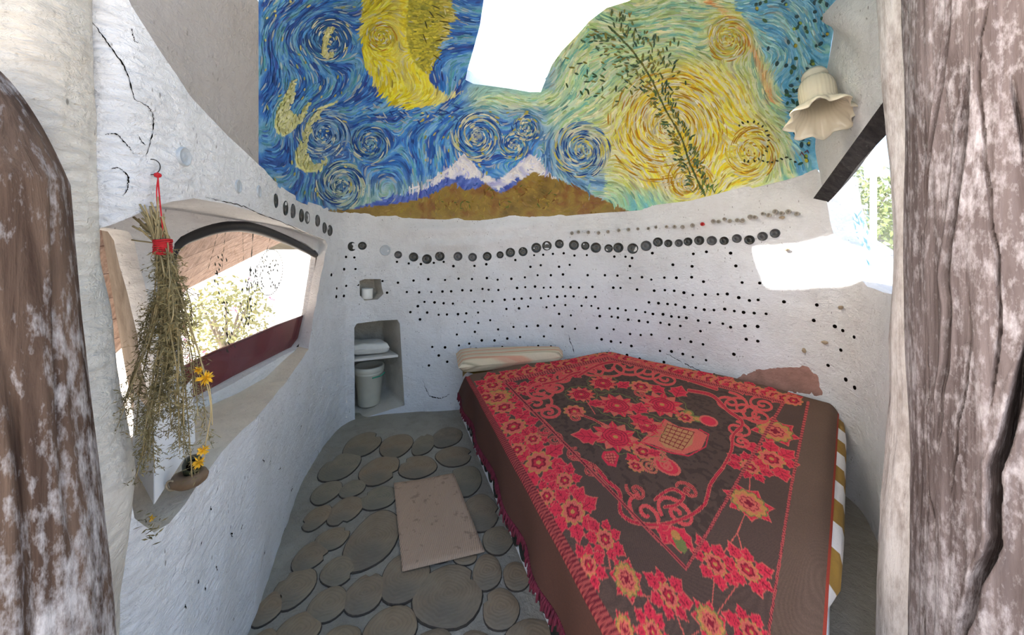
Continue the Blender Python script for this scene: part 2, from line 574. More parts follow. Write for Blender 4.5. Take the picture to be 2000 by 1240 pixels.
SL = [(615, 235, 88, 62), (793, 240, 80, 60), (935, 235, 52, 55), (1060, 195, 72, 52), (500, 350, 90, 75), (705, 370, 96, 72), (905, 352, 95, 58),
      (1095, 295, 92, 50), (425, 485, 66, 62), (562, 465, 62, 44), (525, 580, 80, 72), (700, 515, 85, 62), (375, 618, 58, 68), (455, 728, 82, 58),
      (670, 740, 128, 150), (1150, 425, 92, 75), (1232, 595, 95, 95), (340, 820, 80, 78), (490, 895, 82, 82), (258, 990, 95, 108),
      (432, 1075, 92, 97), (625, 1020, 100, 103), (838, 935, 116, 135), (1065, 1035, 182, 158), (1270, 905, 70, 95), (1328, 735, 76, 74),
      (1425, 925, 68, 74), (1342, 1098, 95, 104), (1155, 828, 62, 34), (128, 1090, 66, 100), (275, 1215, 105, 104), (500, 1262, 96, 80),
      (765, 1200, 128, 120), (1520, 1262, 150, 110), (985, 1290, 100, 90), (95, 1260, 60, 60), (935, 590, 105, 90), (1000, 780, 110, 70), (1210, 1290, 90, 80)]
def slice_mesh(w, dpt, seed):
    r = np.random.default_rng(seed)
    n = 26
    an = np.arange(n) / n * 2 * np.pi
    wob = 1 + .035 * np.sin(2 * an + r.uniform(0, 6)) + .03 * np.sin(3 * an + r.uniform(0, 6)) + .015 * np.sin(5 * an + r.uniform(0, 6))
    if r.random() < .45:      # drying split
        k = r.integers(n); wob[k] *= .80
    rings = [(1.0, -.02), (1.0, .0005), (.985, .002), (.965, .003), (.62, .0045), (.3, .0045)]
    v, f, fm = [], [], []
    for q, h in rings:
        ww = 1 + (wob - 1) * (q ** .5)
        for a, s in zip(an, ww): v.append((math.cos(a) * w * q * s, math.sin(a) * dpt * q * s, h))
    v.append((0, 0, .0045))
    for i in range(len(rings) - 1):
        for j in range(n):
            f.append((i * n + j, i * n + (j + 1) % n, (i + 1) * n + (j + 1) % n, (i + 1) * n + j)); fm.append(1 if i < 3 else 0)
    b0 = (len(rings) - 1) * n
    for j in range(n): f.append((b0 + j, b0 + (j + 1) % n, len(v) - 1)); fm.append(0)
    return v, f, fm
for i, (X, Y, a, b_) in enumerate(SL):
    px, py, rx, ry = 480 + X / 2.695, 780 + Y / 2.695, a * 1.07 / 2.695, b_ * 1.07 / 2.695
    near, far = on_z(px, py + ry, .012), on_z(px, py - ry, .012)
    dm = (near[1] + far[1]) / 2
    w, dp = rx / F * on_z(px, py, .012)[1], (far[1] - near[1]) / 2
    v_, f_, m_ = slice_mesh(w, dp, i)
    o = mesh('log_slice', v_, f_, [M['slice'], M['bark']], floor, fmat=m_)
    o.location = ((px - CX) / F * dm, dm, .004)

# ------------------------------------------------------------------ left wall: inner face, deep splayed opening, outer leaf with the window
OPEN_IN = [(192, 446), (215, 440), (255, 424), (300, 404), (340, 393), (380, 387), (445, 399), (510, 418), (580, 444), (636, 468), (641, 478), (632, 520), (618, 600), (604, 682),
           (560, 745), (520, 792), (475, 836), (430, 882), (392, 935), (360, 985), (330, 1022), (300, 1040), (262, 1012), (250, 930), (235, 800), (224, 700), (210, 628), (191, 600)]
left_outer = poly_sz(top_line(128, 505, CREASE, 9) + [(x, y - 6) for x, y in top_line(514, 676, YB, 9)])
zt = [(left_outer[-1][0], -.06), (left_outer[0][0], -.06)]
X_OUT = -1.30
def XO(y): return X_OUT - np.maximum(0, np.asarray(y) - 1.7) * .16
v2, f2, loops = triangulate(left_outer + zt, [poly_sz(OPEN_IN)], .024)
v3, nn = wall_xyz(v2[:, 0], v2[:, 1])
def to_outer(base, t):
    q = base.copy()
    tx = np.minimum(XO(base[:, 1] + .05), base[:, 0] - .05)
    # first ring hugs the edge so that the arris is soft
    e = t ** 1.0
    q[:, 0] = base[:, 0] + (tx - base[:, 0]) * e
    q[:, 1] = base[:, 1] + .05 * e
    q[:, 1:] += .006 * np.c_[fbm(q, 9, 2, 3), fbm(q, 9, 2, 4)] * (1 if t > 0 else 0)
    return q
rv, rf = sweep(v3, loops[1], to_outer, 10)
fm = [0] * len(f2)
tv = np.vstack([v3, rv]); tf = f2.tolist() + [tuple(i + len(v3) for i in q) for q in rf]
# the sill faces (upward part of the reveal) are dustier
for q in rf:
    c = rv[list(q)].mean(0)
    fm.append(1 if c[2] < .95 and abs(np.cross(rv[q[1]] - rv[q[0]], rv[q[3]] - rv[q[0]])[2]) > .5 * np.linalg.norm(np.cross(rv[q[1]] - rv[q[0]], rv[q[3]] - rv[q[0]])) else 0)
# outer leaf, plane x = X_OUT, holes for the window and for the gap by the post
def yz_out(pts, off=0.0):
    out = []
    for px, py in pts:
        k = (px - CX) / F
        y = (X_OUT + off) / k
        if y > 1.7: y = (X_OUT + off + .272) / (k + .16)
        out.append((y, H - (py - CY) / F * y))
    return out
WIN = [(339, 476), (352, 462), (380, 449), (415, 437), (445, 432), (480, 433), (520, 443), (560, 459), (595, 476), (617, 489), (624, 502), (617, 550), (608, 610), (597, 660), (585, 678), (540, 702), (480, 734), (420, 766), (366, 794), (357, 720), (347, 600)]
GAP = [(186, 452), (200, 444), (225, 447), (250, 452), (262, 470), (272, 520), (290, 590), (303, 650), (312, 720), (330, 800), (352, 862), (330, 880), (270, 880), (186, 900)]
outer_leaf = [(.55, .55), (2.72, .55), (2.72, 1.66), (1.9, 1.72), (.55, 1.9)]
w2, wf, wl = triangulate(outer_leaf, [yz_out(WIN), yz_out(GAP)], .035)
w3 = np.c_[XO(w2[:, 0]) + .002, w2]
w3[:, 0] += .010 * fbm(w3, 5, 3, 8)
b0 = len(tv)
tv = np.vstack([tv, w3]); tf += (wf + b0).tolist(); fm += [0] * len(wf)
for L in wl[1:]:
    sv, sf = sweep(w3, L, lambda B, t: B + np.array([-.07 * t, 0, 0]), 2)
    b0 = len(tv); tv = np.vstack([tv, sv]); tf += [tuple(i + b0 for i in q) for q in sf]; fm += [0] * len(sf)
wall_left = mesh('wall_left', tv, tf, [M['white'], M['sill']], fmat=fm)
tag(wall_left, 'white lime plastered left wall with deep window sill', 'wall', kind='structure')

# ------------------------------------------------------------------ back wall with two niches, right wall
NICHE = [(692, 640), (697, 632), (735, 627), (776, 624), (781, 632), (784, 690), (787, 740), (790, 792), (745, 806), (693, 822)]
NICHE2 = [(702, 549), (712, 545), (744, 545), (746, 562), (749, 574), (738, 585), (712, 587), (703, 577)]
back_outer = poly_sz([(x, y - 6) for x, y in top_line(676, 1544, YB, 10)])
zb = [(back_outer[-1][0], -.06), (back_outer[0][0], -.06)]
v2, f2, loops = triangulate(back_outer + zb, [poly_sz(NICHE), poly_sz(NICHE2)], .028)
v3, nn = wall_xyz(v2[:, 0], v2[:, 1])
tv = v3; tf = f2.tolist(); fm = [0] * len(f2)
for L, dep in ((loops[1], .42), (loops[2], .17)):
    dirv = np.array([-.62, .78, 0.0])
    def ring(B, t, dep=dep):
        q = B + dirv * dep * t
        c = q.mean(0)
        q = c + (q - c) * (1 - .10 * t)
        return q + .008 * np.c_[fbm(q, 12, 2, 1), fbm(q, 12, 2, 2), fbm(q, 12, 2, 3)]
    sv, sf = sweep(v3, L, ring, 8)
    n = len(L); last = sv[-n:]
    sv = np.vstack([sv, last.mean(0)])
    sf += [(8 * n + j, 8 * n + (j + 1) % n, len(sv) - 1) for j in range(n)]
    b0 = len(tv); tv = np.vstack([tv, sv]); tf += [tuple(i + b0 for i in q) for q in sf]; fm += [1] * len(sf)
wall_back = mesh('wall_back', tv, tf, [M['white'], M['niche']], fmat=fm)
tag(wall_back, 'white lumpy back wall with niches, bottle ends and reed holes', 'wall', kind='structure')

right_top = [(1544, 343), (1575, 334), (1596, 330), (1606, 345), (1613, 374), (1617, 400), (1622, 430), (1632, 470), (1648, 510), (1668, 540), (1695, 560), (1725, 571), (1760, 578), (1800, 590)]
ro = poly_sz(right_top); zr = [(ro[-1][0], -.06), (ro[0][0], -.06)]
v2, f2, loops = triangulate(ro + zr, [], .026)
v3, nn = wall_xyz(v2[:, 0], v2[:, 1])
# the top edge rolls outward into the window sill
tv = v3; tf = f2.tolist()
top_ids = [loops[0][k] for k in range(len(loops[0])) if v2[loops[0][k]][1] > .3 and v2[loops[0][k]][0] > S(1606)]
edge = v3[top_ids]; ne = nn[top_ids]
rows = [edge]
for t in (.1, .25, .5, .75, 1.0):
    q = edge - ne * .30 * t
    q[:, 2] += .02 * np.sin(t * 2.2) + .006 * fbm(q, 9, 2, 6)
    rows.append(q)
k = len(top_ids); b0 = len(tv)
tv = np.vstack([tv] + rows)
for r in range(5):
    for j in range(k - 1):
        tf.append((b0 + r * k + j, b0 + r * k + j + 1, b0 + (r + 1) * k + j + 1, b0 + (r + 1) * k + j))
wall_right = mesh('wall_right', tv, tf, M['white'])
tag(wall_right, 'white pitted right wall beside the foot of the bed', 'wall', kind='structure')

# ------------------------------------------------------------------ painted vault
DT = [(480, 1.18), (505, 1.22), (560, 1.36), (640, 1.52), (800, 1.66), (1000, 1.72), (1300, 1.72), (1500, 1.66), (1660, 1.55)]
def vault(px, py):
    """photo column/row on the painted vault -> 3-d points (rows above the frame run on over the room)"""
    px = np.asarray(px, float); py = np.asarray(py, float)
    b_ = yb(px); db = D(px); dt = np.interp(px, [a for a, c in DT], [c for a, c in DT])
    yy = np.maximum(py, 0)
    t = np.clip(yy / b_, 0, 1)
    d = dt + (db - dt) * (1 - np.clip(1 - t, 0, 1) ** 1.3)
    x = (px - CX) / F * d; z = H - (yy - CY) / F * d
    e = np.maximum(-py, 0) / 100 * .42
    q = np.c_[x, d - e, z + .10 * e - .07 * e * e]
    q[:, 2] += .012 * fbm(q, 2.4, 3, 31)
    return q
def vault_n(px, py):
    h = 2.0
    a = vault(px + h, py) - vault(px - h, py); c = vault(px, py + h) - vault(px, py - h)
    n = np.cross(a, c); n /= np.linalg.norm(n, axis=1)[:, None]
    s = np.sign(np.einsum('ij,ij->i', n, np.array([0, 0, H]) - vault(px, py)))
    return n * s[:, None]

SKYL = [(944, -30), (945, 0), (937, 50), (925, 95), (913, 135), (909, 155), (925, 163), (960, 168), (1000, 174), (1035, 180), (1056, 180), (1066, 155), (1078, 125), (1098, 98), (1120, 75), (1150, 42), (1185, 16), (1225, 3), (1258, -14), (1262, -40), (1180, -60), (1020, -60), (950, -50)]
EDGE_R = [(0, 1632), (60, 1628), (120, 1618), (180, 1606), (240, 1597), (290, 1592), (335, 1600)]
# colours of the mural as a function of the place on the vault
def C(*hs): return np.clip(np.array([lin(h) for h in hs]) * 1.5 + .015, 0, .9)
VORT = [  # centre, radius, strength, centre colour, ring colour
    (630, 262, 46, 1.0, '#2f63ad', '#9fc0d8'), (722, 280, 34, .8, '#8fb0a0', '#2d62a8'), (665, 362, 42, 1.0, '#4f7f9a', '#b9c9a8'),
    (932, 266, 44, 1.0, '#cfd3a0', '#2d6ab0'), (1003, 282, 26, .6, '#cdd2a2', '#3b7cb0'), (1028, 248, 24, .6, '#cdd2a2', '#3f7d9a'),
    (1136, 292, 50, 1.0, '#d6cc4a', '#4b84bd'), (1305, 248, 105, 1.6, '#e3e2c8', '#d8bd2e'), (1345, 358, 44, .8, '#ece2bb', '#d3ab3a'),
    (1468, 298, 46, .9, '#e4d24a', '#ecdf7a'), (640, 78, 40, .9, '#3f78ae', '#2b5da3'), (1425, 75, 40, .9, '#dcc62c', '#a9c27c'), (745, 72, 26, .7, '#b4b44a', '#d0bc1c')]
MOON = [(712, -70), (708, 0), (702, 60), (707, 105), (722, 150), (742, 185), (765, 205), (795, 213), (830, 210), (868, 199), (908, 177), (872, 183), (850, 173), (838, 155), (840, 140), (850, 120), (862, 100), (858, 88), (876, 74), (872, 66), (880, 58), (876, 48), (894, 36), (888, 20), (880, 0), (890, -70)]
MOONDARK = [(800, -70), (796, 20), (792, 60), (800, 105), (815, 130), (838, 145), (850, 120), (862, 100), (858, 88), (872, 70), (876, 48), (892, 36), (880, 0), (886, -70)]
CRES = [[(575, 152), (572, 190), (562, 215), (580, 228), (598, 205), (609, 180), (600, 212), (582, 245), (556, 268), (540, 262), (534, 235), (548, 200)],
        [(660, 196), (630, 215), (606, 250), (596, 290), (612, 322), (640, 312), (626, 334), (600, 338), (578, 325), (577, 300), (592, 250), (622, 208)],
        [(655, 50), (640, 72), (634, 98), (642, 108), (643, 90), (650, 110), (634, 118), (624, 108), (628, 78), (640, 56)]]
SNOW = [(770, 384), (830, 360), (872, 330), (905, 302), (918, 312), (935, 332), (968, 352), (985, 345), (1015, 318), (1035, 302), (1052, 312), (1068, 335), (1100, 360), (1110, 370), (1000, 385), (900, 385)]
BLUEM = [(690, 407), (760, 384), (815, 374), (850, 362), (872, 346), (884, 352), (900, 340), (912, 352), (930, 344), (950, 360), (972, 372), (990, 362), (1012, 346), (1024, 352), (1036, 340), (1050, 352), (1060, 372), (900, 400)]
HILL = [(630, 410), (700, 406), (770, 398), (830, 386), (862, 368), (890, 357), (905, 370), (930, 368), (950, 357), (968, 374), (985, 377), (1012, 356), (1042, 335), (1065, 346), (1095, 352), (1120, 362), (1175, 388), (1228, 412), (1180, 440), (600, 440)]
BRANCH = [(1380, 388), (1362, 350), (1345, 310), (1330, 265), (1300, 215), (1275, 160), (1245, 110), (1215, 75), (1195, 55)]

def psi(px, py):
    q = np.c_[px, py]
    s = 1.1 * fbm(q, 1 / 190, 2, 41) + (px * .0042 + py * .0046) * (px < 1150) + np.where(px >= 1150, 4.83 + py * .0046 - np.hypot(px - 1300, (py - 250) * 1.1) * .004 + .6, 0)
    for cx, cy, r, a, *_ in VORT:
        s = s + 1.5 * a * np.exp(-(((px - cx) ** 2 + (py - cy) ** 2) / (2 * (r * .75) ** 2)))
    return s
def flow(px, py):
    e = 1.5
    gx = (psi(px + e, py) - psi(px - e, py)); gy = (psi(px, py + e) - psi(px, py - e))
    return np.arctan2(gx, -gy) + .25 * fbm(np.c_[px, py], 1 / 30, 2, 77)

def pick(pal, t):
    t = np.clip(t, 0, .9999) * (len(pal) - 1)
    i = t.astype(int); f = (t - i)[:, None]
    return pal[i] * (1 - f) + pal[i + 1] * f

PB = C('#1b3f85', '#2557a2', '#2f6cb4', '#3f80bb', '#6d9fc4', '#4b8a9b')
PG = C('#5f9c8e', '#86b28f', '#a9c28e', '#a3c0ae', '#c6cf9a', '#8fae6f')
PY = C('#c8a41c', '#d8c02c', '#e0cf4c', '#e6dc8a', '#dde0b8', '#cdbb3a')
PT = C('#3f86ad', '#5a9fc0', '#7fb7cc', '#4a92b8', '#6aa5a0', '#9cc6d2')
def sm(x, a, b): 
    t = np.clip((x - a) / (b - a), 0, 1); return t * t * (3 - 2 * t)

def mural_col(px, py, jit=None):
    n = len(px)
    q = np.c_[px, py]
    ps = psi(px, py)
    band = .5 + .5 * np.sin(ps * 17 + 1.5 * fbm(q, 1 / 25, 2, 5))
    j = fbm(q, 1 / 16, 3, 9) * .35 if jit is None else jit
    t = np.clip(band * .75 + .12 + j, 0, 1)
    blue, green, yel, teal = pick(PB, t), pick(PG, t), pick(PY, t), pick(PT, t)
    wob = 40 * fbm(q, 1 / 90, 2, 3)
    # left deep blue -> greenish in the middle -> yellow on the right -> teal at the far right
    c = blue * (.82 + .18 * sm(px, 520, 760))[:, None]
    gw = sm(px + wob, 1020, 1130) * (1 - .75 * sm(py, 225, 300) * (px < 1180)) 
    gw = np.maximum(gw, np.exp(-((py - 192) / 26.) ** 2) * sm(px, 890, 950) * (1 - sm(px, 1080, 1150)))
    gw = np.maximum(gw, .55 * sm(py, 330, 395) * sm(px, 620, 720))
    c = c * (1 - gw[:, None]) + green * gw[:, None]
    dy = np.hypot((px - 1340) / 190, (py - 255) / 165)
    yw = 1 - sm(dy + wob / 160, .62, 1.08)
    yw = np.maximum(yw, .8 * (1 - sm(np.hypot((px - 1425) / 60, (py - 70) / 75), .5, 1)))
    c = c * (1 - yw[:, None]) + yel * yw[:, None]
    low = sm(py, 355, 395) * sm(px, 1170, 1230) * (1 - sm(px, 1260, 1330))
    c = c * (1 - low[:, None]) + pick(C('#5fa0a6', '#6fae9c', '#8fb98f'), t) * low[:, None]
    edge = np.interp(py, [-100, 0, 60, 130, 200, 280, 350], [1400, 1432, 1475, 1505, 1525, 1548, 1560]) + wob * .15
    tw = sm(px, edge - 6, edge + 6)
    c = c * (1 - tw[:, None]) + teal * tw[:, None]
    oc = np.interp(py, [-80, 0, 40, 110, 200], [1330, 1385, 1440, 1478, 1507])
    ow = np.exp(-((px - oc) / 8.) ** 2) * (py < 205)
    c = c * (1 - .8 * ow[:, None]) + pick(C('#c98a4a', '#d7b06a', '#c9703c'), t) * .8 * ow[:, None]
    for cx, cy, r, a, c0, c1 in VORT:
        rr = np.hypot(px - cx, (py - cy))
        sw = .5 + .5 * np.sin(rr / r * 16 + np.arctan2(py - cy, px - cx))
        w = np.exp(-(rr / r) ** 2 * 1.3) * .75
        cc = np.where((rr < r * .3)[:, None], np.array(lin(c0)), np.array(lin(c1)))
        if cx > 1200: w = w * .6
        c = c * (1 - (w * sw)[:, None]) + cc * (w * sw)[:, None]
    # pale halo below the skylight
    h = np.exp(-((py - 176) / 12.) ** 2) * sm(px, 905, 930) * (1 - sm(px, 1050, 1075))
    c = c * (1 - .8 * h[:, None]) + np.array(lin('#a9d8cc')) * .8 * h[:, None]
    for P_ in CRES:
        m = pip(P_, px, py); c[m] = pick(C('#b9bd6a', '#d3d490', '#cfcf86'), t[m])
    m = pip(MOON, px, py)
    if m.any():
        sw = .5 + .5 * np.sin(ps[m] * 22 + fbm(q[m], 1 / 14, 2, 8) * 5)
        c[m] = pick(C('#b3a412', '#cdbf1a', '#d6ca2a', '#d6d066', '#c8b814'), sw)
        tip = sm(px[m], 830, 880)[:, None]
        c[m] = c[m] * (1 - tip * .8) + np.array(lin('#dcdba4')) * tip * .8
        mid = np.exp(-((px[m] - np.interp(py[m], [-80, 60, 150, 213], [775, 772, 790, 830])) / 9.) ** 2)[:, None] * .55
        c[m] = c[m] * (1 - mid) + np.array(lin('#cfc87c')) * mid
    m = pip(MOONDARK, px, py)
    if m.any():
        sw = .5 + .5 * np.sin(py[m] * .45 + .02 * (px[m] - 840) ** 1 + fbm(q[m], 1 / 10, 2, 8) * 4)
        sh = sm(px[m], 800, 835)
        dk = pick(C('#8f8a26', '#a9a22c', '#c2b834', '#7d8028'), sw)
        lt = pick(C('#a89c34', '#c4b64c', '#b7ae62', '#8f8f34'), sw)
        rw = sm(px[m], 845, 880)[:, None]
        c[m] = (dk * (1 - rw) + lt * rw)
    m = pip(SNOW, px, py)
    c[m] = pick(C('#8f94bd', '#c9cbe0', '#d8d8e6', '#b2b6d4'), t[m])
    m = pip(BLUEM, px, py); c[m] = pick(C('#2b3f8c', '#3a55a0', '#5a6fb2', '#27458f'), t[m])
    m = pip(HILL, px, py)
    if m.any():
        bl = .5 + .5 * fbm(q[m], 1 / 26, 3, 12)
        c[m] = pick(C('#5b4a1d', '#6f5a25', '#7f6a2c', '#6e4a22', '#83702f'), np.clip(bl * 1.3 - .15, 0, 1))
    return c

# base coat
top_y = -235
outline = [(x, y) for x, y in top_line(505, 1600, YB, 8)] + [(e, y) for y, e in reversed(EDGE_R)] + [(1640, top_y), (505, top_y)]
v2, f2, loops = triangulate(outline, [SKYL], 3.4)
pv = vault(v2[:, 0], v2[:, 1])
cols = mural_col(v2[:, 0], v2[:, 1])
# skylight shaft
nrm = vault_n(v2[:, 0], v2[:, 1])
L = loops[1]
shv, shf = [pv[L]], []
for t in (.35, 1.0): shv.append(pv[L] - nrm[L] * .10 * t)
n = len(L)
for r in range(2):
    for j_ in range(n): shf.append((r * n + j_, r * n + (j_ + 1) % n, (r + 1) * n + (j_ + 1) % n, (r + 1) * n + j_))
M['mural'] = paint_attr('mural base coat', .5, .35, 90, bd=.004)
M['stroke'] = paint_attr('mural brush strokes', .42, .3, 220, spec=.35)
b0 = len(pv)
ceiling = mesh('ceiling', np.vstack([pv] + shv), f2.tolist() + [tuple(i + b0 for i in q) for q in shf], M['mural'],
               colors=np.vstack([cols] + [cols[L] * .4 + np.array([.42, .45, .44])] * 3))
tag(ceiling, 'vaulted ceiling painted with swirling night sky, yellow moon and snowy mountains', 'ceiling', kind='structure')

# unseen strip added over the wall heads to block daylight behind the mural
fx = np.linspace(505, 1606, 130)
e0 = vault(fx, yb(fx) - 1.0)
_, fn_ = wall_xyz(S(fx), np.full(130, 1.7), relief=False)
e1 = e0 - fn_ * .02 + [0, 0, .012]; e2 = e0 - fn_ * .30 + [0, 0, .10]
rs = mesh('light_seal', np.vstack([e0, e1, e2]), [(r * 130 + i, r * 130 + i + 1, (r + 1) * 130 + i + 1, (r + 1) * 130 + i) for r in range(2) for i in range(129)], M['white'], ceiling)
# brush strokes, each a raised ribbon of paint following the swirls
def strokes(sx, sy, ang, length, width, colr, lift, seg=4, bend=None):
    k = len(sx)
    V, Cc = [], []
    x, y, a = sx.copy(), sy.copy(), ang.copy()
    path = []
    # walk half the length back, then forward along the flow
    for i in range(seg + 1):
        path.append((x.copy(), y.copy(), a.copy()))
        st = length / seg
        x = x + np.cos(a) * st; y = y + np.sin(a) * st
        if bend is None:
            na = flow(x, y)
            dlt = (na - a + np.pi / 2) % np.pi - np.pi / 2
            a = a + np.clip(dlt, -.5, .5)
        else: a = a + bend
    prof = np.array([.35, .9, 1, .85, .3]) if seg == 4 else np.array([.4, 1, .4])
    for i, (x, y, a) in enumerate(path):
        w = width * prof[i] / 2
        for sg in (-1, 1):
            xx, yy = x - np.sin(a) * w * sg, y + np.cos(a) * w * sg
            V.append((xx, yy)); 
    X = np.stack([p[0] for p in V], 1); Y = np.stack([p[1] for p in V], 1)     # k x 2(seg+1)
    Y = np.minimum(Y, yb(X) - .5)
    m = 2 * (seg + 1)
    lf = np.repeat(lift, m)
    p3 = vault(X.ravel(), Y.ravel())
    n3 = np.repeat(vault_n(X[:, seg], Y[:, seg]), m, axis=0)
    p3 = p3 + n3 * lf[:, None]
    fb = np.array([(2 * i, 2 * i + 1, 2 * i + 3, 2 * i + 2) for i in range(seg)])
    fc = (fb[None] + (np.arange(k) * m)[:, None, None]).reshape(-1, 4)
    return p3, fc, np.repeat(colr, m, axis=0)

def ok_pts(x, y):
    er = np.interp(y, [a for a, c in EDGE_R], [c for a, c in EDGE_R])
    return (y < yb(x) - 4) & (x > 509) & (x < er - 8) & ~pip(SKYL, x, y)

packs = []
# general strokes
k = 15000
sx = rng.uniform(508, 1625, k); sy = rng.uniform(-60, 430, k)
hill = pip(HILL, sx, sy) | pip(SNOW, sx, sy) | pip(BLUEM, sx, sy)
small = pip(MOONDARK, sx, sy)
for P_ in CRES: small |= pip(P_, sx, sy)
good = ok_pts(sx, sy) & (~hill | (rng.random(k) < .6))
sx, sy, hill, small = sx[good], sy[good], hill[good], small[good]
k = len(sx)
ang = flow(sx, sy)
ang = np.where(hill, np.where(rng.random(k) < .5, .55, -.5) + rng.normal(0, .2, k), ang)
ang = np.where(pip(MOONDARK, sx, sy), .15 + rng.normal(0, .3, k), ang)
ln_ = rng.uniform(9, 26, k) * np.where(hill | small, .5, 1)
ln_ = np.where(ok_pts(sx + np.cos(ang) * ln_, sy + np.sin(ang) * ln_), ln_, 3)
keepm = ln_ > 4
sx, sy, ang, ln_, hill = sx[keepm], sy[keepm], ang[keepm], ln_[keepm], hill[keepm]
k = len(sx)
cj = mural_col(sx + np.cos(ang) * ln_ / 2, sy + np.sin(ang) * ln_ / 2, rng.normal(0, .30, k))
cj = cj * rng.uniform(.82, 1.2, (k, 1)) + rng.normal(0, .012, (k, 3))
pale = (rng.random(k) < .10) & ~hill
cj[pale] = cj[pale] * .45 + np.array(lin('#cfd6c0')) * .55
dark = (rng.random(k) < .09) & ~hill
cj[dark] *= .6
packs.append(strokes(sx, sy, ang, ln_, rng.uniform(1.8, 4.2, k), np.clip(cj, .01, .95), rng.uniform(.0008, .0035, k)))

# spiral strokes of every whirl
for cx, cy, r, a, c0, c1 in VORT:
    k = int(r * 5)
    rr = r * rng.uniform(.06, 1.15, k) ** .8; th = rng.uniform(0, 6.283, k)
    x, y = cx + rr * np.cos(th), cy + rr * .95 * np.sin(th)
    g_ = ok_pts(x, y) & ok_pts(x + 12, y + 12)
    rr, th, x, y = rr[g_], th[g_], x[g_], y[g_]; k = len(x)
    if not k: continue
    ring = .5 + .5 * np.sin(rr / r * 15 + th)
    col_ = np.array(lin(c0)) * (1 - ring[:, None]) + np.array(lin(c1)) * ring[:, None]
    alt = rng.random(k)
    dk = np.array(lin('#1d4a8e' if cx < 1200 and cx != 745 else '#b98a1c')); lt = np.array(lin('#d9dcc0'))
    col_ = np.where((alt < .30)[:, None], dk, np.where((alt > .78)[:, None], lt, col_))
    col_ = np.clip(col_ * rng.uniform(.8, 1.15, (k, 1)), .01, .95)
    L_ = np.clip(rr * .55, 4, 22)
    packs.append(strokes(x, y, th + np.pi / 2 - .12, L_, rng.uniform(1.6, 3.2, k), col_, rng.uniform(.003, .0045, k), bend=L_ / 4 / np.maximum(rr, 3)))

def dabs(pts, col, length, width, jl=.3, lift=.0052, jang=.3):
    p = np.array(pts, float)
    k = len(p)
    c = np.clip(np.array([lin(h) for h in (col if isinstance(col, list) else [col])])[rng.integers(0, len(col) if isinstance(col, list) else 1, k)] * rng.uniform(.8, 1.2, (k, 1)), 0, 1)
    a = p[:, 2] + rng.normal(0, jang, k)
    l = length * rng.uniform(1 - jl, 1 + jl, k)
    g_ = ok_pts(p[:, 0], p[:, 1]) & ok_pts(p[:, 0] + np.cos(a) * l, p[:, 1] + np.sin(a) * l)
    if g_.any():
        packs.append(strokes(p[g_, 0], p[g_, 1], a[g_], l[g_], np.full(g_.sum(), width) * rng.uniform(.8, 1.2, g_.sum()), c[g_], np.full(g_.sum(), lift) + rng.uniform(0, .0006, g_.sum()), bend=0.0))

# young tree painted on the right: stem, twigs and leaf dabs
bp = np.array(smooth_open(BRANCH, 8))
ba = np.arctan2(np.diff(bp[:, 1]), np.diff(bp[:, 0]))
sp_ = np.array([(x, y, a) for (x, y), a in zip(bp[:-1], ba)])
dabs(sp_, ['#3f5a34', '#55683a', '#6b6a34'], 11, 4.0, jang=.05)
tw = []
for i in range(4, len(sp_) - 2, 1):
    x, y, a = sp_[i]
    for sg in (-1, 1):
        for q in range(3):
            u = rng.uniform(8, 26 + 34 * (y < 200))
            aa = a + sg * rng.uniform(.5, 1.0)
            tw.append((x + np.cos(aa) * u, y + np.sin(aa) * u, aa + rng.normal(0, .2)))
dabs(tw, ['#3d5a3a', '#587044', '#7d8240', '#8a7a30', '#496a52'], 9, 3.0)
hang = []
for q in range(110):
    x = rng.uniform(1090, 1330); y = rng.uniform(60, 200)
    if abs(x - 1250) + abs(y - 120) < 170: hang.append((x, y, math.atan2(y - 210, x - 1290) + np.pi + rng.normal(0, .25)))
dabs(hang, ['#3f6044', '#5b7640', '#7f7c30', '#335348', '#8a8f4a'], 10, 3.6)
hang = [(1100 + 26 * i + rng.normal(0, 5), 168 + 9 * math.sin(i) + rng.normal(0, 6), 1.45) for i in range(10)] + [(1305 + rng.normal(0, 12), 70 + 18 * i, 1.7) for i in range(9)]
dabs(hang, ['#33502f', '#4a6438'], 11, 3.6)
# roots of the little tree, and a dotted trail on the yellow
dabs([(1380 + rng.normal(0, 12), 372 + rng.uniform(-16, 10), rng.uniform(-2.6, -.6)) for _ in range(26)], ['#4f7038', '#6d8a44'], 12, 1.8)
dabs([(1465 + 34 * math.cos(t), 275 + 36 * math.sin(t), t) for t in np.linspace(-2.2, 1.9, 16)] + [(1488 + 9 * i, 312 + 5 * math.sin(i), .3) for i in range(8)], ['#2f3d33', '#3f4a30'], 6, 3.6)
# leaves and yellow dots on the teal corner
lf = []
for _ in range(120):
    y = rng.uniform(-50, 330); x = rng.uniform(np.interp(y, [0, 60, 130, 200, 280, 350], [1445, 1485, 1515, 1535, 1556, 1568]) + 5, 1620)
    lf.append((x, y, rng.uniform(0, 3.1)))
dabs(lf, ['#1f4a4a', '#2b5a4c', '#28505c', '#3d6a44'], 9, 6.5)
dabs(lf[::4], ['#b9b43a', '#8fae4a'], 7, 6, lift=.006)
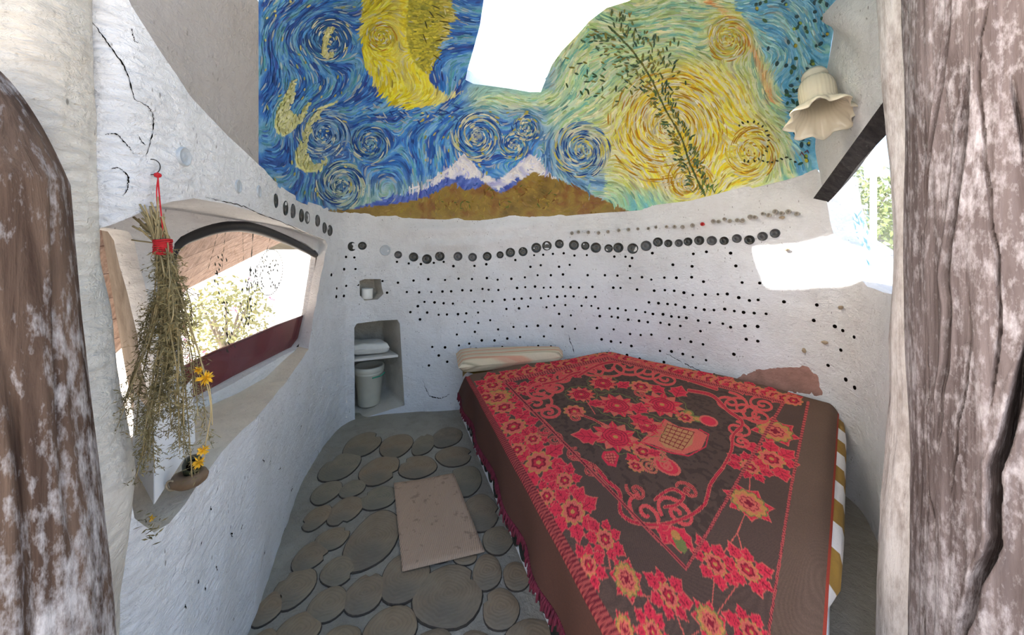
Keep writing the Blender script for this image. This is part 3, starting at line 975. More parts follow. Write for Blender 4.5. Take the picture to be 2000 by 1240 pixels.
# loose yellow commas on the blue, pale dashes round the moon
ye = [(rng.uniform(512, 700), rng.uniform(-40, 380)) for _ in range(60)] + [(rng.uniform(820, 1060), rng.uniform(215, 390)) for _ in range(70)]
ye = [(x, y, float(flow(np.array([x]), np.array([y]))[0])) for x, y in ye if not (pip(HILL, [x], [y])[0] or pip(SNOW, [x], [y])[0] or pip(MOON, [x], [y])[0])]
dabs(ye, ['#b9b45a', '#c9c27a', '#9fa860'], 8, 3.4)
dabs([(x, y, .35 + rng.normal(0, .2)) for x, y in zip(rng.uniform(715, 900, 70), rng.uniform(195, 235, 70)) if not pip(MOON, [x], [y])[0]], ['#24468f', '#3c66a8', '#a8b6c0'], 12, 2.6)
# face of the moon: brow, eye, nostril and mouth lines
dabs([(842, 8, .2), (850, 24, .5), (858, 40, .1), (866, 52, .3), (858, 70, .1), (850, 78, -.1), (850, 92, .2), (846, 104, .5), (838, 20, .9), (830, 40, 1.1), (826, 64, 1.2)], ['#5a5418', '#6d6420'], 16, 2.2, jang=.1)
dabs([(868, 16, 1.3), (884, 24, 1.2), (862, 60, -.2), (866, 74, .1), (846, 118, 2.0)], ['#d9d392'], 12, 3, jang=.1)
for P_ in CRES:
    xs_ = rng.uniform(min(p[0] for p in P_), max(p[0] for p in P_), 900); ys_ = rng.uniform(min(p[1] for p in P_), max(p[1] for p in P_), 900)
    m_ = pip(P_, xs_, ys_) & pip(P_, xs_ + 2, ys_ - 4) & pip(P_, xs_ - 2, ys_ + 4)
    dabs([(x, y, float(a)) for x, y, a in zip(xs_[m_], ys_[m_], np.full(m_.sum(), -1.05))], ['#d8d79a', '#cfcd86', '#e2e0b0', '#bfc07a'], 7, 4, lift=.0062, jang=.25)
# snow ridges and bushes on the hill
dabs([(905, 304, 2.4), (905, 304, .8), (893, 316, 2.4), (880, 328, 2.5), (918, 316, .9), (1037, 304, 2.45), (1037, 304, .75), (1022, 317, 2.4), (1008, 328, 2.5), (1052, 318, .85), (864, 340, 2.7), (845, 350, 2.8), (820, 362, 2.8)], ['#e4e4ea'], 17, 5, jang=.08)
for bx, by in ((908, 400), (1018, 372), (955, 378), (1075, 385), (885, 402), (1060, 398), (985, 398), (860, 400)):
    dabs([(bx + 9 * math.cos(t), by + 8 * math.sin(t), t + 1.57) for t in np.linspace(0, 6, 12)], ['#8c7a34', '#7a5524', '#a08a3c', '#5c6a2c'], 7, 2.2)
# small red signature-like flourish in the corner
dabs([(1562, 304, -.9), (1566, 296, 1.0), (1572, 298, -.8), (1577, 292, 1.1), (1582, 294, -.7), (1587, 287, 1.0)], ['#7a1f33'], 9, 1.6, jang=.05, lift=.006)
sv = np.vstack([p[0] for p in packs]); o_, fcs, cs = 0, [], np.vstack([p[2] for p in packs])
for p in packs: fcs.append(p[1] + o_); o_ += len(p[0])
st = mesh('brush_strokes', sv, np.vstack(fcs), M['stroke'], ceiling, colors=cs)
tag(st, kind='stuff')

# skylight pane over the shaft
sk = np.array(SKYL, float); cc_ = np.array([[1070, 50.]])
base = vault(sk[:, 0], sk[:, 1]) - vault_n(sk[:, 0], sk[:, 1]) * .095
mid = vault(cc_[:, 0], cc_[:, 1]) - vault_n(cc_[:, 0], cc_[:, 1]) * .12
window_3 = mesh('window_3', np.vstack([base, mid]), [(i, (i + 1) % len(sk), len(sk)) for i in range(len(sk))], M['pane_sky'])
tag(window_3, 'bright skylight glass set in the painted vault', 'window', kind='structure')

# ------------------------------------------------------------------ grey sloping ceiling on the left, plaster gable on the right
T = np.linspace(0, 1, 40)
cxs = np.interp(T, np.linspace(0, 1, len(CREASE)), [p[0] for p in CREASE]); cys = np.interp(T, np.linspace(0, 1, len(CREASE)), [p[1] for p in CREASE])
s_, z_ = px2sz(cxs, cys); A_, _n = wall_xyz(s_, z_)
B_ = vault(np.full(40, 505.), np.interp(T, [0, .35, 1], [-235, -60, 322]))
U = np.linspace(0, 1, 26)
gv = []
for u in U:
    q = A_ * (1 - u) + B_ * u
    q[:, 2] += .05 * np.sin(np.pi * u) * (1 - T) 
    q[:, 2] += .010 * fbm(q, 4, 3, 51) * np.sin(np.pi * u)
    gv.append(q)
gv = np.vstack(gv)
gf = [(a * 40 + i, a * 40 + i + 1, (a + 1) * 40 + i + 1, (a + 1) * 40 + i) for a in range(25) for i in range(39)]
ceil_l = mesh('ceiling_left', gv, gf, M['grey'])
tag(ceil_l, 'grey rendered sloping ceiling left of the mural', 'ceiling', kind='structure')

# plaster gable: mural edge -> beam
GA = [(1600, 366), (1600, 335), (1592, 290), (1597, 240), (1606, 180), (1618, 120), (1628, 60), (1632, 0), (1640, -235)]
Aq = np.vstack([vault(np.array([p[0]], float), np.array([p[1]], float)) for p in GA]); Aq[0] = P(1606, 372, D(1606))
Bq = np.array([P(1612, 381, 2.19), P(1633, 352, 2.02), P(1660, 318, 1.85), P(1683, 290, 1.70), P(1705, 262, 1.56), P(1722, 238, 1.46), P(1742, 208, 1.36), P(1790, 60, 1.22), P(1830, -120, 1.1)])
Aq = np.array(smooth_open(Aq, 5)); Bq = np.array(smooth_open(Bq, 5)); m_ = len(Aq)
gv = []
for u in np.linspace(0, 1, 22):
    q = Aq * (1 - u) + Bq * u
    q += (np.array([-.45, -.6, .2]) * (.04 * math.sin(math.pi * u))) + .012 * np.c_[fbm(q, 6, 3, 61), fbm(q, 6, 3, 62), 0 * q[:, 0]] * math.sin(math.pi * u)
    gv.append(q)
gf = [(a * m_ + i, a * m_ + i + 1, (a + 1) * m_ + i + 1, (a + 1) * m_ + i) for a in range(21) for i in range(m_ - 1)]
gable = mesh('wall_right_gable', np.vstack(gv), gf, M['white'])
tag(gable, 'whitewashed plaster gable between mural and dark slanting beam', 'wall', kind='structure')

# ------------------------------------------------------------------ window 1 (left): pane, black strip, maroon band, painted plants
def out_pt(px, py, off=0.0):
    y, z = yz_out([(px, py)], off)[0]
    return np.array([XO(y) + off, y, z])
win1 = empty('window_1', tuple(out_pt(480, 736)))
tag(win1, 'arched recessed window with maroon band in left wall', 'window', kind='structure')
wpts = [tuple(p) for p in smooth_closed(WIN, 2)]
ctr = (480, 600)
loop = [out_pt(px, py, -.045) for px, py in wpts]
loop_in = [out_pt(ctr[0] + (px - ctr[0]) * .99, ctr[1] + (py - ctr[1]) * .99, -.045) for px, py in wpts]
c0 = out_pt(*ctr, -.045)
pane = mesh('glass_pane', loop + [c0], [(i, (i + 1) % len(loop), len(loop)) for i in range(len(loop))], M['pane'], win1)
# black sealing strip: thick over the arch, thin on the right
mb = MB()
arch = [(337, 500), (337, 482), (352, 462), (380, 449), (415, 438), (447, 433), (482, 434), (520, 444), (560, 460), (595, 477), (616, 489)]
pts = [out_pt(px, py + 9, -.01) for px, py in arch]
rr = [.012, .019, .023, .026, .027, .027, .028, .028, .027, .025, .020]
mb.tube(smooth_open(pts, 4), np.interp(np.linspace(0, 1, 41), np.linspace(0, 1, 11), rr).tolist(), 10)
mb.tube(smooth_open([out_pt(px - 3, py, -.015) for px, py in [(616, 489), (622, 504), (616, 550), (607, 610), (596, 660), (584, 679)]], 4), .009, 8)
mb.build('sealing_strip', M['black'], win1)
band = [(360, 796), (359, 716), (420, 686), (480, 661), (540, 635), (597, 614), (610, 605), (603, 640), (597, 662), (584, 680), (540, 704), (480, 736), (420, 768)]
mb = MB()
q = [out_pt(px, py, -.052) for px, py in band]; q2 = [p + np.array([-.012, 0, 0]) for p in q]
n = len(q)
mb.add(q + q2, [tuple(range(n)), tuple(range(2 * n - 1, n - 1, -1))] + [(i, (i + 1) % n, n + (i + 1) % n, n + i) for i in range(n)])
mb.build('maroon_band', M['maroon'], win1, smooth=False)
# reeds and a dotted heart painted on the glass
M['glasspaint'] = simple('dark green glass paint', (.035, .045, .03), .5, bmp=0)
def gl_dash(mb, px, py, a, l, w):
    dx, dy = math.cos(a), math.sin(a)
    P4 = [(px - dx * l / 2, py - dy * l / 2), (px - dy * w / 2, py + dx * w / 2), (px + dx * l / 2, py + dy * l / 2), (px + dy * w / 2, py - dx * w / 2)]
    v = [out_pt(x, y, -.041) for x, y in P4]
    mb.add(v, [(0, 1, 2, 3)])
mb = MB()
for (x0, y0, x1, y1, w) in [(484, 600, 494, 460, 2.2), (494, 560, 502, 520, 2), (502, 560, 528, 464, 1.6), (486, 640, 492, 560, 1.6), (434, 520, 440, 456, 1.2), (408, 520, 424, 460, 1.2), (474, 455, 476, 520, 1.0)]:
    for t in np.linspace(0, 1, 5): gl_dash(mb, x0 + (x1 - x0) * t, y0 + (y1 - y0) * t, math.atan2(y1 - y0, x1 - x0), math.hypot(x1 - x0, y1 - y0) / 4.2, w)
for _ in range(46):
    t = random.random(); x = 480 + 14 * t + random.gauss(0, 7); y = 640 - 130 * t
    gl_dash(mb, x, y, 1.4 + random.gauss(0, .3), 8, 2.6)
for _ in range(34):
    y = random.uniform(480, 690); x = np.interp(y, [480, 560, 600, 690], [432, 424, 436, 448]) + random.gauss(0, 5)
    gl_dash(mb, x, y, 1.3 + random.gauss(0, .35), random.uniform(6, 12), 3)
for k in range(48):
    t = 2 * math.pi * k / 48
    x = 527 + 25 * math.cos(t); y = 532 + 44 * math.sin(t) - 8 * math.cos(t)
    gl_dash(mb, x, y, t + 1.57, 5, 1.8)
for _ in range(34):
    x = 527 + random.uniform(-18, 18); y = 532 + random.uniform(-32, 32)
    gl_dash(mb, x, y, 1.5 + random.gauss(0, .3), 7, 2.6)
o = mb.build('painted_reeds', M['glasspaint'], win1, smooth=False); tag(o, 'dark green reeds and dots painted on the glass', kind='stuff')

# ------------------------------------------------------------------ window 2 (right): pane, slanting beam
w2o = empty('window_2', tuple(P(1680, 560, 1.95)))
tag(w2o, 'triangular right window under the dark slanting beam', 'window', kind='structure')
def rw(px, py, k=1.10): return P(px, py, float(D(px)) * k)
wp = [rw(1606, 384), rw(1640, 345), rw(1680, 296), rw(1715, 250), rw(1760, 190), rw(1790, 340), rw(1790, 590), rw(1725, 585), rw(1668, 556), rw(1630, 500), rw(1606, 440)]
cw = np.mean(wp, axis=0)
mesh('glass_pane', wp + [cw], [(i, (i + 1) % len(wp), len(wp)) for i in range(len(wp))], M['pane'], w2o)
mb = MB()
B0, B1 = Vector(P(1604, 388, 2.24)), Vector(P(1775, 170, 1.24))
ax = (B1 - B0).normalized(); sd = Vector((.62, .78, 0)); sd = (sd - ax * sd.dot(ax)).normalized(); up = ax.cross(sd).normalized()
if up.z < 0: up = -up
ho, hi_ = .040, .034
def bc(p, k0=1.0): return [p + sd * -.02 - up * ho * k0, p + sd * .10 - up * ho * k0, p + sd * .10 + up * hi_, p + sd * -.02 + up * hi_]
segs = [bc(B0 + (B1 - B0) * t, 1 + .12 * math.sin(t * 9)) for t in np.linspace(0, 1, 9)]
for i in range(8):
    a, b2 = segs[i], segs[i + 1]
    mb.add(a + b2, [(0, 1, 5, 4), (1, 2, 6, 5), (2, 3, 7, 6), (3, 0, 4, 7)])
mb.add(segs[0], [(0, 1, 2, 3)]); mb.add(segs[-1], [(3, 2, 1, 0)])
beam = mb.build('slanting_beam', M['darkbeam'], None, smooth=False)
tag(beam, 'dark slanting timber beam above the right window', 'beam')
# translucent teal streaks on that pane
M['tealtint'] = pane_mat('teal translucent tint', (.25, .62, .66), .03, .25)
mb = MB()
for _ in range(150):
    px = random.uniform(1614, 1700); py = random.uniform(390, 560)
    if py < 430 - (px - 1612) * .2 or py > 400 + (px - 1600) * 1.7: continue
    a = random.gauss(1.1, .4); l, w = random.uniform(8, 22), random.uniform(2, 6)
    dx, dy = math.cos(a), math.sin(a)
    mb.add([rw(px + sx * dx * l / 2 - sy * dy * w / 2, py + sx * dy * l / 2 + sy * dx * w / 2, 1.095 - .0003 * random.random()) for sx, sy in ((-1, 0), (0, 1), (1, 0), (0, -1))], [(0, 1, 2, 3)])
o = mb.build('teal_streaks', M['tealtint'], w2o, smooth=False); tag(o, kind='stuff')

# ------------------------------------------------------------------ bottle ends, reed holes, bottle necks, shells in the walls
def disc_mesh(name, prof, n, mats, fm=None):
    mb = MB(); mb.lathe(prof, n=n)
    mb.add([(math.cos(2 * math.pi * j / n) * prof[-1][0], math.sin(2 * math.pi * j / n) * prof[-1][0], prof[-1][1]) for j in range(n)], [tuple(range(n))])
    me = bpy.data.meshes.new(name); me.from_pydata(mb.v, [], mb.f)
    for m in mats: me.materials.append(m)
    me.polygons.foreach_set('use_smooth', np.ones(len(me.polygons), bool))
    return me
bot = {k: disc_mesh('bottle_end', [(1.12, -.4), (1.10, .05), (1.0, .11), (.93, .10), (.80, .03), (.45, .015), (.2, .06)], 18, [M[m]]) for k, m in (('a', 'bottle'), ('b', 'bottle2'), ('c', 'bottle3'))}
hole_me = disc_mesh('reed_hole', [(1.25, -.5), (1.2, .12), (.9, .16), (.55, .10)], 8, [M['hole']])
def on_wall(name, me, px, py, r, parent, sq=(1, 1), depth=None, rot=0.0):
    p, n_ = wall_at(px, py)
    o = bpy.data.objects.new(name, me); COL.objects.link(o); o.parent = parent
    z = n_; x = Vector((0, 0, 1)).cross(z).normalized(); y = z.cross(x)
    R_ = Matrix((x, y, z)).transposed().to_4x4() @ Matrix.Rotation(rot, 4, 'Z')
    o.matrix_world = Matrix.Translation(p + n_ * .001) @ R_ @ Matrix.Diagonal((r * sq[0], r * sq[1], depth or r, 1))
    return o
def wall_of(px): return wall_left if px < 676 else (wall_back if px < 1544 else wall_right)
BE = [(640 + a / 4.133, 420 + b / 4.133, r / 4.133, k) for a, b, r, k in [(195, 253, 33, 'a'), (280, 248, 29, 'a'), (467, 285, 38, 'c'), (570, 320, 27, 'b'), (695, 338, 33, 'a'), (802, 355, 35, 'a'), (906, 332, 34, 'a'), (1052, 333, 32, 'b'), (1170, 340, 31, 'b'), (1288, 333, 32, 'a'), (1392, 321, 26, 'a'), (1475, 302, 34, 'a'), (1577, 295, 33, 'a'), (1684, 264, 36, 'a'), (1770, 248, 35, 'a'), (1870, 233, 32, 'a')]]
BE += [(1080 + a / 3.571, 380 + b / 3.571, r / 3.571, k) for a, b, r, k in [(146, 352, 31, 'a'), (225, 357, 26, 'a'), (299, 370, 32, 'a'), (388, 375, 26, 'a'), (456, 370, 31, 'a'), (557, 376, 33, 'a'), (650, 357, 32, 'b'), (732, 331, 29, 'a'), (805, 340, 24, 'a'), (878, 338, 24, 'b'), (942, 328, 26, 'a'), (1020, 320, 29, 'a'), (1108, 321, 29, 'b'), (1195, 322, 26, 'a'), (1284, 306, 27, 'b'), (1371, 316, 29, 'a'), (1462, 291, 28, 'b'), (1550, 270, 28, 'b')]]
for px, py, r, k in BE:
    d = float(D(px))
    # column width and wall slant: recover the real radius from the photographed half height
    on_wall('bottle_end', bot[k], px, py, r / F * d * 1.02, wall_of(px), depth=.05, rot=random.random() * 6)
for px, py, r, k in [(537, 392, 13, 'a'), (557, 406, 13.5, 'a'), (572, 412, 13, 'b'), (590, 421, 12, 'a'), (601, 425, 11.5, 'b'), (618, 431, 10.5, 'b'), (633, 445, 10, 'a'), (645, 450, 10, 'a'), (360, 306, 17, 'c'), (463, 364, 12, 'c'), (505, 374, 11, 'c')]:
    on_wall('bottle_end', bot[k], px, py, r / F * float(D(px)), wall_left, sq=(1, 1), depth=.04, rot=random.random() * 6)
HA = [(560, 377), (655, 390), (753, 395), (857, 385), (937, 377), (1015, 412), (1185, 410), (1280, 397), (1515, 363), (1667, 324), (1740, 320), (1818, 313), (1637, 418), (1720, 405), (1868, 417), (148, 338), (215, 342), (127, 437), (224, 435), (28, 482), (148, 571), (70, 593), (245, 563), (127, 652), (66, 658),
      (443, 532), (568, 545), (694, 528), (813, 517), (948, 523), (1057, 513), (1165, 516), (1285, 508), (1372, 522), (1483, 515), (1592, 503), (1695, 486), (1802, 486), (480, 626), (640, 620), (739, 623), (838, 620), (927, 616), (997, 615), (1087, 607), (1157, 609), (1250, 596), (1299, 602), (1378, 605), (1529, 589), (1595, 582), (1674, 577), (1744, 586), (1799, 584),
      (782, 700), (863, 704), (936, 711), (1011, 714), (728, 735), (1184, 700), (1262, 695), (1330, 697), (1429, 684), (1505, 679), (1566, 675), (1638, 671), (1722, 670), (1781, 655), (1852, 659), (668, 782), (803, 787), (896, 804), (963, 802), (1052, 799), (1119, 793), (1214, 787), (1443, 758), (1545, 753), (1618, 738), (1766, 743), (1830, 729), (1868, 797),
      (745, 842), (1107, 862), (1216, 872), (1312, 850), (1376, 923), (1188, 943), (1043, 963), (1500, 903), (1606, 898), (1697, 893), (1799, 893), (845, 1062), (948, 1066), (1060, 1051), (1143, 1037), (1244, 1013), (1347, 1013), (1450, 997), (1553, 985), (1746, 980), (1198, 1080), (1410, 1065), (1510, 1081), (1615, 1066), (1700, 1056), (1803, 1062), (897, 1132), (965, 1184), (817, 1215)]
HB = [(75, 409), (150, 425), (236, 422), (428, 432), (506, 433), (552, 442), (693, 408), (980, 413), (1071, 399), (1240, 408), (42, 503), (117, 490), (537, 498), (837, 489), (971, 500), (1276, 497), (70, 557), (242, 562), (362, 562), (450, 565), (538, 582), (621, 576), (686, 593), (777, 579), (861, 580), (968, 576), (1050, 607), (1320, 613), (1441, 617), (70, 643), (123, 646), (182, 649), (275, 643), (421, 649), (471, 651), (586, 662), (706, 670), (781, 666), (847, 670), (915, 683), (976, 700), (1062, 697), (1150, 695), (1216, 693), (1297, 718), (1371, 738), (1432, 734), (85, 708), (144, 709), (231, 716), (294, 712), (669, 752), (736, 757), (800, 762), (856, 767), (918, 785), (998, 788), (1056, 802), (1123, 805), (1199, 798), (1267, 811), (1330, 821), (1403, 826), (1485, 832), (86, 770), (199, 775), (268, 776), (316, 793), (395, 795), (452, 795), (507, 807), (578, 805), (643, 820), (697, 833), (768, 834), (827, 849), (879, 854), (931, 859), (1013, 878), (1093, 893), (1185, 900), (1340, 915), (1426, 920), (1609, 748), (1836, 770), (1815, 878), (125, 842), (327, 848), (409, 852), (453, 857), (524, 873), (600, 881), (661, 890), (750, 894), (811, 907), (888, 915), (67, 921)]
HC = [(144, 274), (287, 269), (395, 278), (502, 308), (571, 314), (641, 311), (757, 336), (826, 340), (896, 359), (975, 376), (960, 289), (829, 255), (1158, 262), (1250, 255), (1330, 260), (1259, 341), (1333, 354), (317, 343), (378, 356), (440, 364), (510, 386), (482, 444), (564, 469), (697, 417), (771, 421), (845, 438), (908, 459), (995, 479), (1178, 439), (722, 491), (777, 525), (1048, 572), (1795, 511), (1872, 412), (1832, 258), (1880, 285), (1950, 327), (1910, 604), (1968, 657), (1694, 218)]
pts = [(640 + a / 4.133, 420 + b / 4.133) for a, b in HA] + [(1080 + a / 3.571, 380 + b / 3.571) for a, b in HB] + [(1080 + a / 3.333, 560 + b / 3.333) for a, b in HC]
for px, py in pts:
    on_wall('reed_hole', hole_me, px, py, random.uniform(.0078, .0105), wall_of(px), depth=.012)
# little bottle necks standing out of the wall above the row of bottle ends
mb = MB(); mb.lathe([(.62, -.5), (.62, .9), (.85, 1.0), (.9, 1.35), (.75, 1.5), (.5, 1.5), (.42, 1.1), (.1, .9)], n=10)
neck_me = bpy.data.meshes.new('bottle_neck'); neck_me.from_pydata(mb.v, [], mb.f); neck_me.materials.append(M['neck'])
neck_me.polygons.foreach_set('use_smooth', np.ones(len(neck_me.polygons), bool))
red_me = neck_me.copy(); red_me.materials.clear(); red_me.materials.append(M['redcap'])
for i, (a, b2) in enumerate([(130, 270), (175, 262), (243, 264), (315, 267), (382, 260), (463, 250), (530, 245), (595, 240), (668, 237), (720, 228), (797, 225), (855, 225), (910, 227), (980, 215), (1050, 207), (1125, 187), (1165, 190), (1205, 172), (1240, 185), (1295, 180), (1330, 182), (1385, 157), (1420, 160), (1475, 135), (1515, 145), (1560, 120), (1605, 132), (1650, 120), (1715, 135)]):
    px, py = 1080 + a / 3.571, 380 + b2 / 3.571
    o = on_wall('bottle_neck', red_me if i == 14 else neck_me, px, py, random.uniform(.014, .019), wall_of(px), depth=random.uniform(.016, .03))
    if i == 14: o['label'] = 'red bottle neck among pale ones'
mb = MB()
sp = [(math.cos(t) * .5 * math.exp(-.12 * t), math.sin(t) * .5 * math.exp(-.12 * t), .35 + .05 * t) for t in np.linspace(0, 13, 30)]
mb.tube(sp, [.42 * math.exp(-.12 * t) for t in np.linspace(0, 13, 30)], 8)
shell_me = bpy.data.meshes.new('snail_shell'); shell_me.from_pydata(mb.v, [], mb.f); shell_me.materials.append(M['shell'])
for px, py in ((1573, 683), (1612, 668), (1540, 487), (1528, 425), (1648, 600)):
    on_wall('snail_shell', shell_me, px, py, .022, wall_of(px), sq=(.7, 1.2), depth=.03, rot=random.random() * 6)
# bare reddish brick patch where the plaster came off
M['brick'] = simple('bare reddish brick', (.36, .20, .16), .9, var=.3, vscale=16, bmp=.6, bscale=40, bd=.01)
poly = smooth_closed([(1430, 742), (1460, 724), (1500, 716), (1540, 714), (1570, 712), (1590, 722), (1604, 740), (1608, 775), (1560, 770), (1500, 764), (1450, 752)], 3)
ppx = np.array([p[0] for p in poly]); ppy = np.array([p[1] for p in poly])
s_, z_ = px2sz(ppx, ppy)
v2, f2, _l = triangulate(list(zip(s_.tolist(), z_.tolist())), [], .03)
p3, n3 = wall_xyz(v2[:, 0], v2[:, 1])
edge_set = set(_l[0])
p3 = p3 + n3 * np.array([-.004 if i in edge_set else .004 for i in range(len(p3))])[:, None]
mesh('bare_brick_patch', p3, f2, M['brick'], wall_right)

# cracks in the old plaster: thin dark open seams with ragged edges
def crack(parent, pts, w=.0022):
    q = smooth_open(pts, 10); L_, R2 = [], []
    for i, (px, py) in enumerate(q):
        p, n_ = wall_at(px + random.gauss(0, .7), py + random.gauss(0, .7))
        a = np.array(q[min(i + 1, len(q) - 1)]) - np.array(q[max(i - 1, 0)])
        p2_, _ = wall_at(px + a[0] * .2, py + a[1] * .2)
        t = (p2_ - p).normalized(); sd_ = t.cross(n_)
        ww = w * random.uniform(.3, 1.3) * math.sin(math.pi * (i + .6) / (len(q) + .2)) ** .5
        L_.append(p + sd_ * ww + n_ * .0012); R2.append(p - sd_ * ww + n_ * .0012)
    k = len(q)
    mesh('crack', [tuple(p) for p in L_ + R2], [(i, i + 1, k + i + 1, k + i) for i in range(k - 1)], M['hole'], parent, smooth=False)
for pts in ([(180, 42), (215, 90), (245, 135), (262, 190), (275, 200)], [(275, 200), (292, 212), (300, 235), (296, 270), (285, 312)], [(205, 262), (228, 262), (245, 280), (262, 300)], [(268, 262), (284, 285)],
            [(214, 330), (232, 328), (250, 345), (248, 370), (240, 382)], [(400, 385), (430, 392), (470, 402), (510, 420), (560, 438), (610, 460), (635, 470)], [(440, 235), (470, 270), (492, 305)], [(255, 55), (262, 78), (270, 84)]):
    crack(wall_left, pts, .0016)
for pts in ([(826, 745), (838, 770), (860, 778), (878, 770)], [(1300, 690), (1340, 712), (1380, 730)], [(1110, 655), (1122, 690)]): crack(wall_back, pts, .004)
for _ in range(40):      # short straw marks in the wall below the sill
    px, py = random.uniform(300, 640), random.uniform(720, 1200)
    if py < 1080 - (px - 300) * .95: continue
    crack(wall_left, [(px, py), (px + random.gauss(0, 1.5), py + random.uniform(5, 12))], .0022)

# ------------------------------------------------------------------ posts
def column(name, axis_pts, rad_fn, mat, nz=160, na=120, parent=None, relief=None, cap=True):
    zs = np.linspace(axis_pts[0][2], axis_pts[-1][2], nz)
    ax_ = np.array(axis_pts)
    X, Y = np.interp(zs, ax_[:, 2], ax_[:, 0]), np.interp(zs, ax_[:, 2], ax_[:, 1])
    k = np.hanning(21); k /= k.sum()
    X = np.convolve(np.pad(X, 10, mode='edge'), k, 'valid'); Y = np.convolve(np.pad(Y, 10, mode='edge'), k, 'valid')
    th = np.arange(na) / na * 2 * np.pi
    Z, TH = np.meshgrid(zs, th, indexing='ij')
    R_ = rad_fn(TH, Z)
    v = np.c_[(X[:, None] + R_ * np.cos(TH)).ravel(), (Y[:, None] + R_ * np.sin(TH)).ravel(), Z.ravel()]
    f = [(i * na + j, i * na + (j + 1) % na, (i + 1) * na + (j + 1) % na, (i + 1) * na + j) for i in range(nz - 1) for j in range(na)]
    if cap: f += [tuple(range(na - 1, -1, -1)), tuple((nz - 1) * na + j for j in range(na))]
    return mesh(name, v, f, mat, parent)
def cyl_noise(TH, Z, sc, zs, oct_, seed):
    p = np.c_[np.cos(TH).ravel() * sc, np.sin(TH).ravel() * sc, Z.ravel() * zs]
    return fbm(p, 1.0, oct_, seed).reshape(TH.shape)

# plaster pillar on the left edge
def rp(TH, Z):
    r = np.interp(Z, [-.1, .68, .93, 1.12, 1.3, 1.42, 1.55, 1.65, 1.95, 2.4], [.12, .125, .148, .128, .108, .092, .090, .086, .082, .10])
    return r * (1 + .10 * cyl_noise(TH, Z, 1.2, 3, 3, 71)) + .004 * cyl_noise(TH, Z, 4, 14, 3, 72)
pil = column('plaster_pillar', [(-.965, .714, -.05), (-.965, .714, 2.4)], rp, M['cream'], 170, 90)
tag(pil, 'cream plastered pillar behind the dark log at left edge', 'pillar')

# dark log in front of it
def rl(TH, Z):
    top = np.clip((1.76 - Z) / .20, 0, 1) ** .5
    r = .098 * top + .002
    r = r * (1 + .09 * cyl_noise(TH, Z, 1.4, 1.6, 3, 81)) + .004 * cyl_noise(TH, Z, 7, 2.5, 3, 82)
    for th0, z0, z1, w, dp in ((-.6, .6, 1.35, .05, .02), (.15, .9, 1.6, .04, .014), (-.2, .3, .8, .04, .016)):
        c = th0 + .16 * np.sin(Z * 4 + th0 * 5)
        e = np.clip((Z - z0) * 6, 0, 1) * np.clip((z1 - Z) * 6, 0, 1)
        r = r - dp * e * np.exp(-(((TH - c + np.pi) % (2 * np.pi) - np.pi) / w) ** 2)
    return np.maximum(r, .002)
logp = column('log_post', [(-.77, .60, -.05), (-.795, .595, .5), (-.815, .59, .9), (-.84, .575, 1.3), (-.868, .56, 1.76)], rl, M['log'], 200, 140)
tag(logp, 'dark brown log with peeling whitewash at left edge', 'post')

# big weathered trunk on the right, deep vertical cracks
CR = [  # photo points of each crack, half width, depth
    ([(1862, -40), (1858, 60), (1842, 150), (1828, 230), (1818, 290), (1808, 380), (1806, 440)], .018, .030),
    ([(1890, 120), (1884, 220), (1874, 320), (1862, 420), (1852, 480), (1846, 540), (1850, 590), (1850, 660), (1842, 730), (1832, 790), (1826, 880)], .030, .050),
    ([(1768, 0), (1782, 25), (1784, 60), (1780, 100)], .010, .014),
    ([(1935, 0), (1915, 80), (1912, 180), (1925, 300), (1935, 380), (1952, 560), (1955, 640), (1945, 740), (1930, 820)], .010, .016),
    ([(1892, 560), (1898, 660), (1890, 740), (1872, 820), (1860, 900), (1850, 970)], .010, .016),
    ([(1978, 140), (1988, 200), (1998, 260), (2004, 330)], .016, .024),
    ([(2010, 640), (1990, 760), (1962, 860), (1945, 920), (1938, 990), (1942, 1060), (1905, 1140), (1880, 1240), (1870, 1280)], .035, .055),
    ([(1808, 640), (1806, 760), (1802, 850), (1806, 960), (1818, 1010), (1820, 1070)], .012, .018),
    ([(1805, 440), (1798, 470), (1795, 520)], .010, .010), ([(1832, 340), (1838, 400), (1834, 450)], .009, .012)]
TC = np.array([1.312, .918])
def front_theta(px, R_=.2):
    """angle on the trunk where the view ray of a photo column meets it"""
    k = np.array([(px - CX) / F, 1.0]); k = k / np.linalg.norm(k)
    b_ = k @ TC; c_ = TC @ TC - R_ ** 2
    disc = max(b_ * b_ - c_, 0)
    hit = k * (b_ - math.sqrt(disc))
    return math.atan2(hit[1] - TC[1], hit[0] - TC[0]), hit[1]
CRK = []
for pts, w, dp in CR:
    tz = []
    for px, py in pts:
        th, d = front_theta(px)
        tz.append((H - (py - CY) / F * d, th))
    tz.sort()
    CRK.append((np.array([a for a, _ in tz]), np.unwrap(np.array([b for _, b in tz])), w, dp))
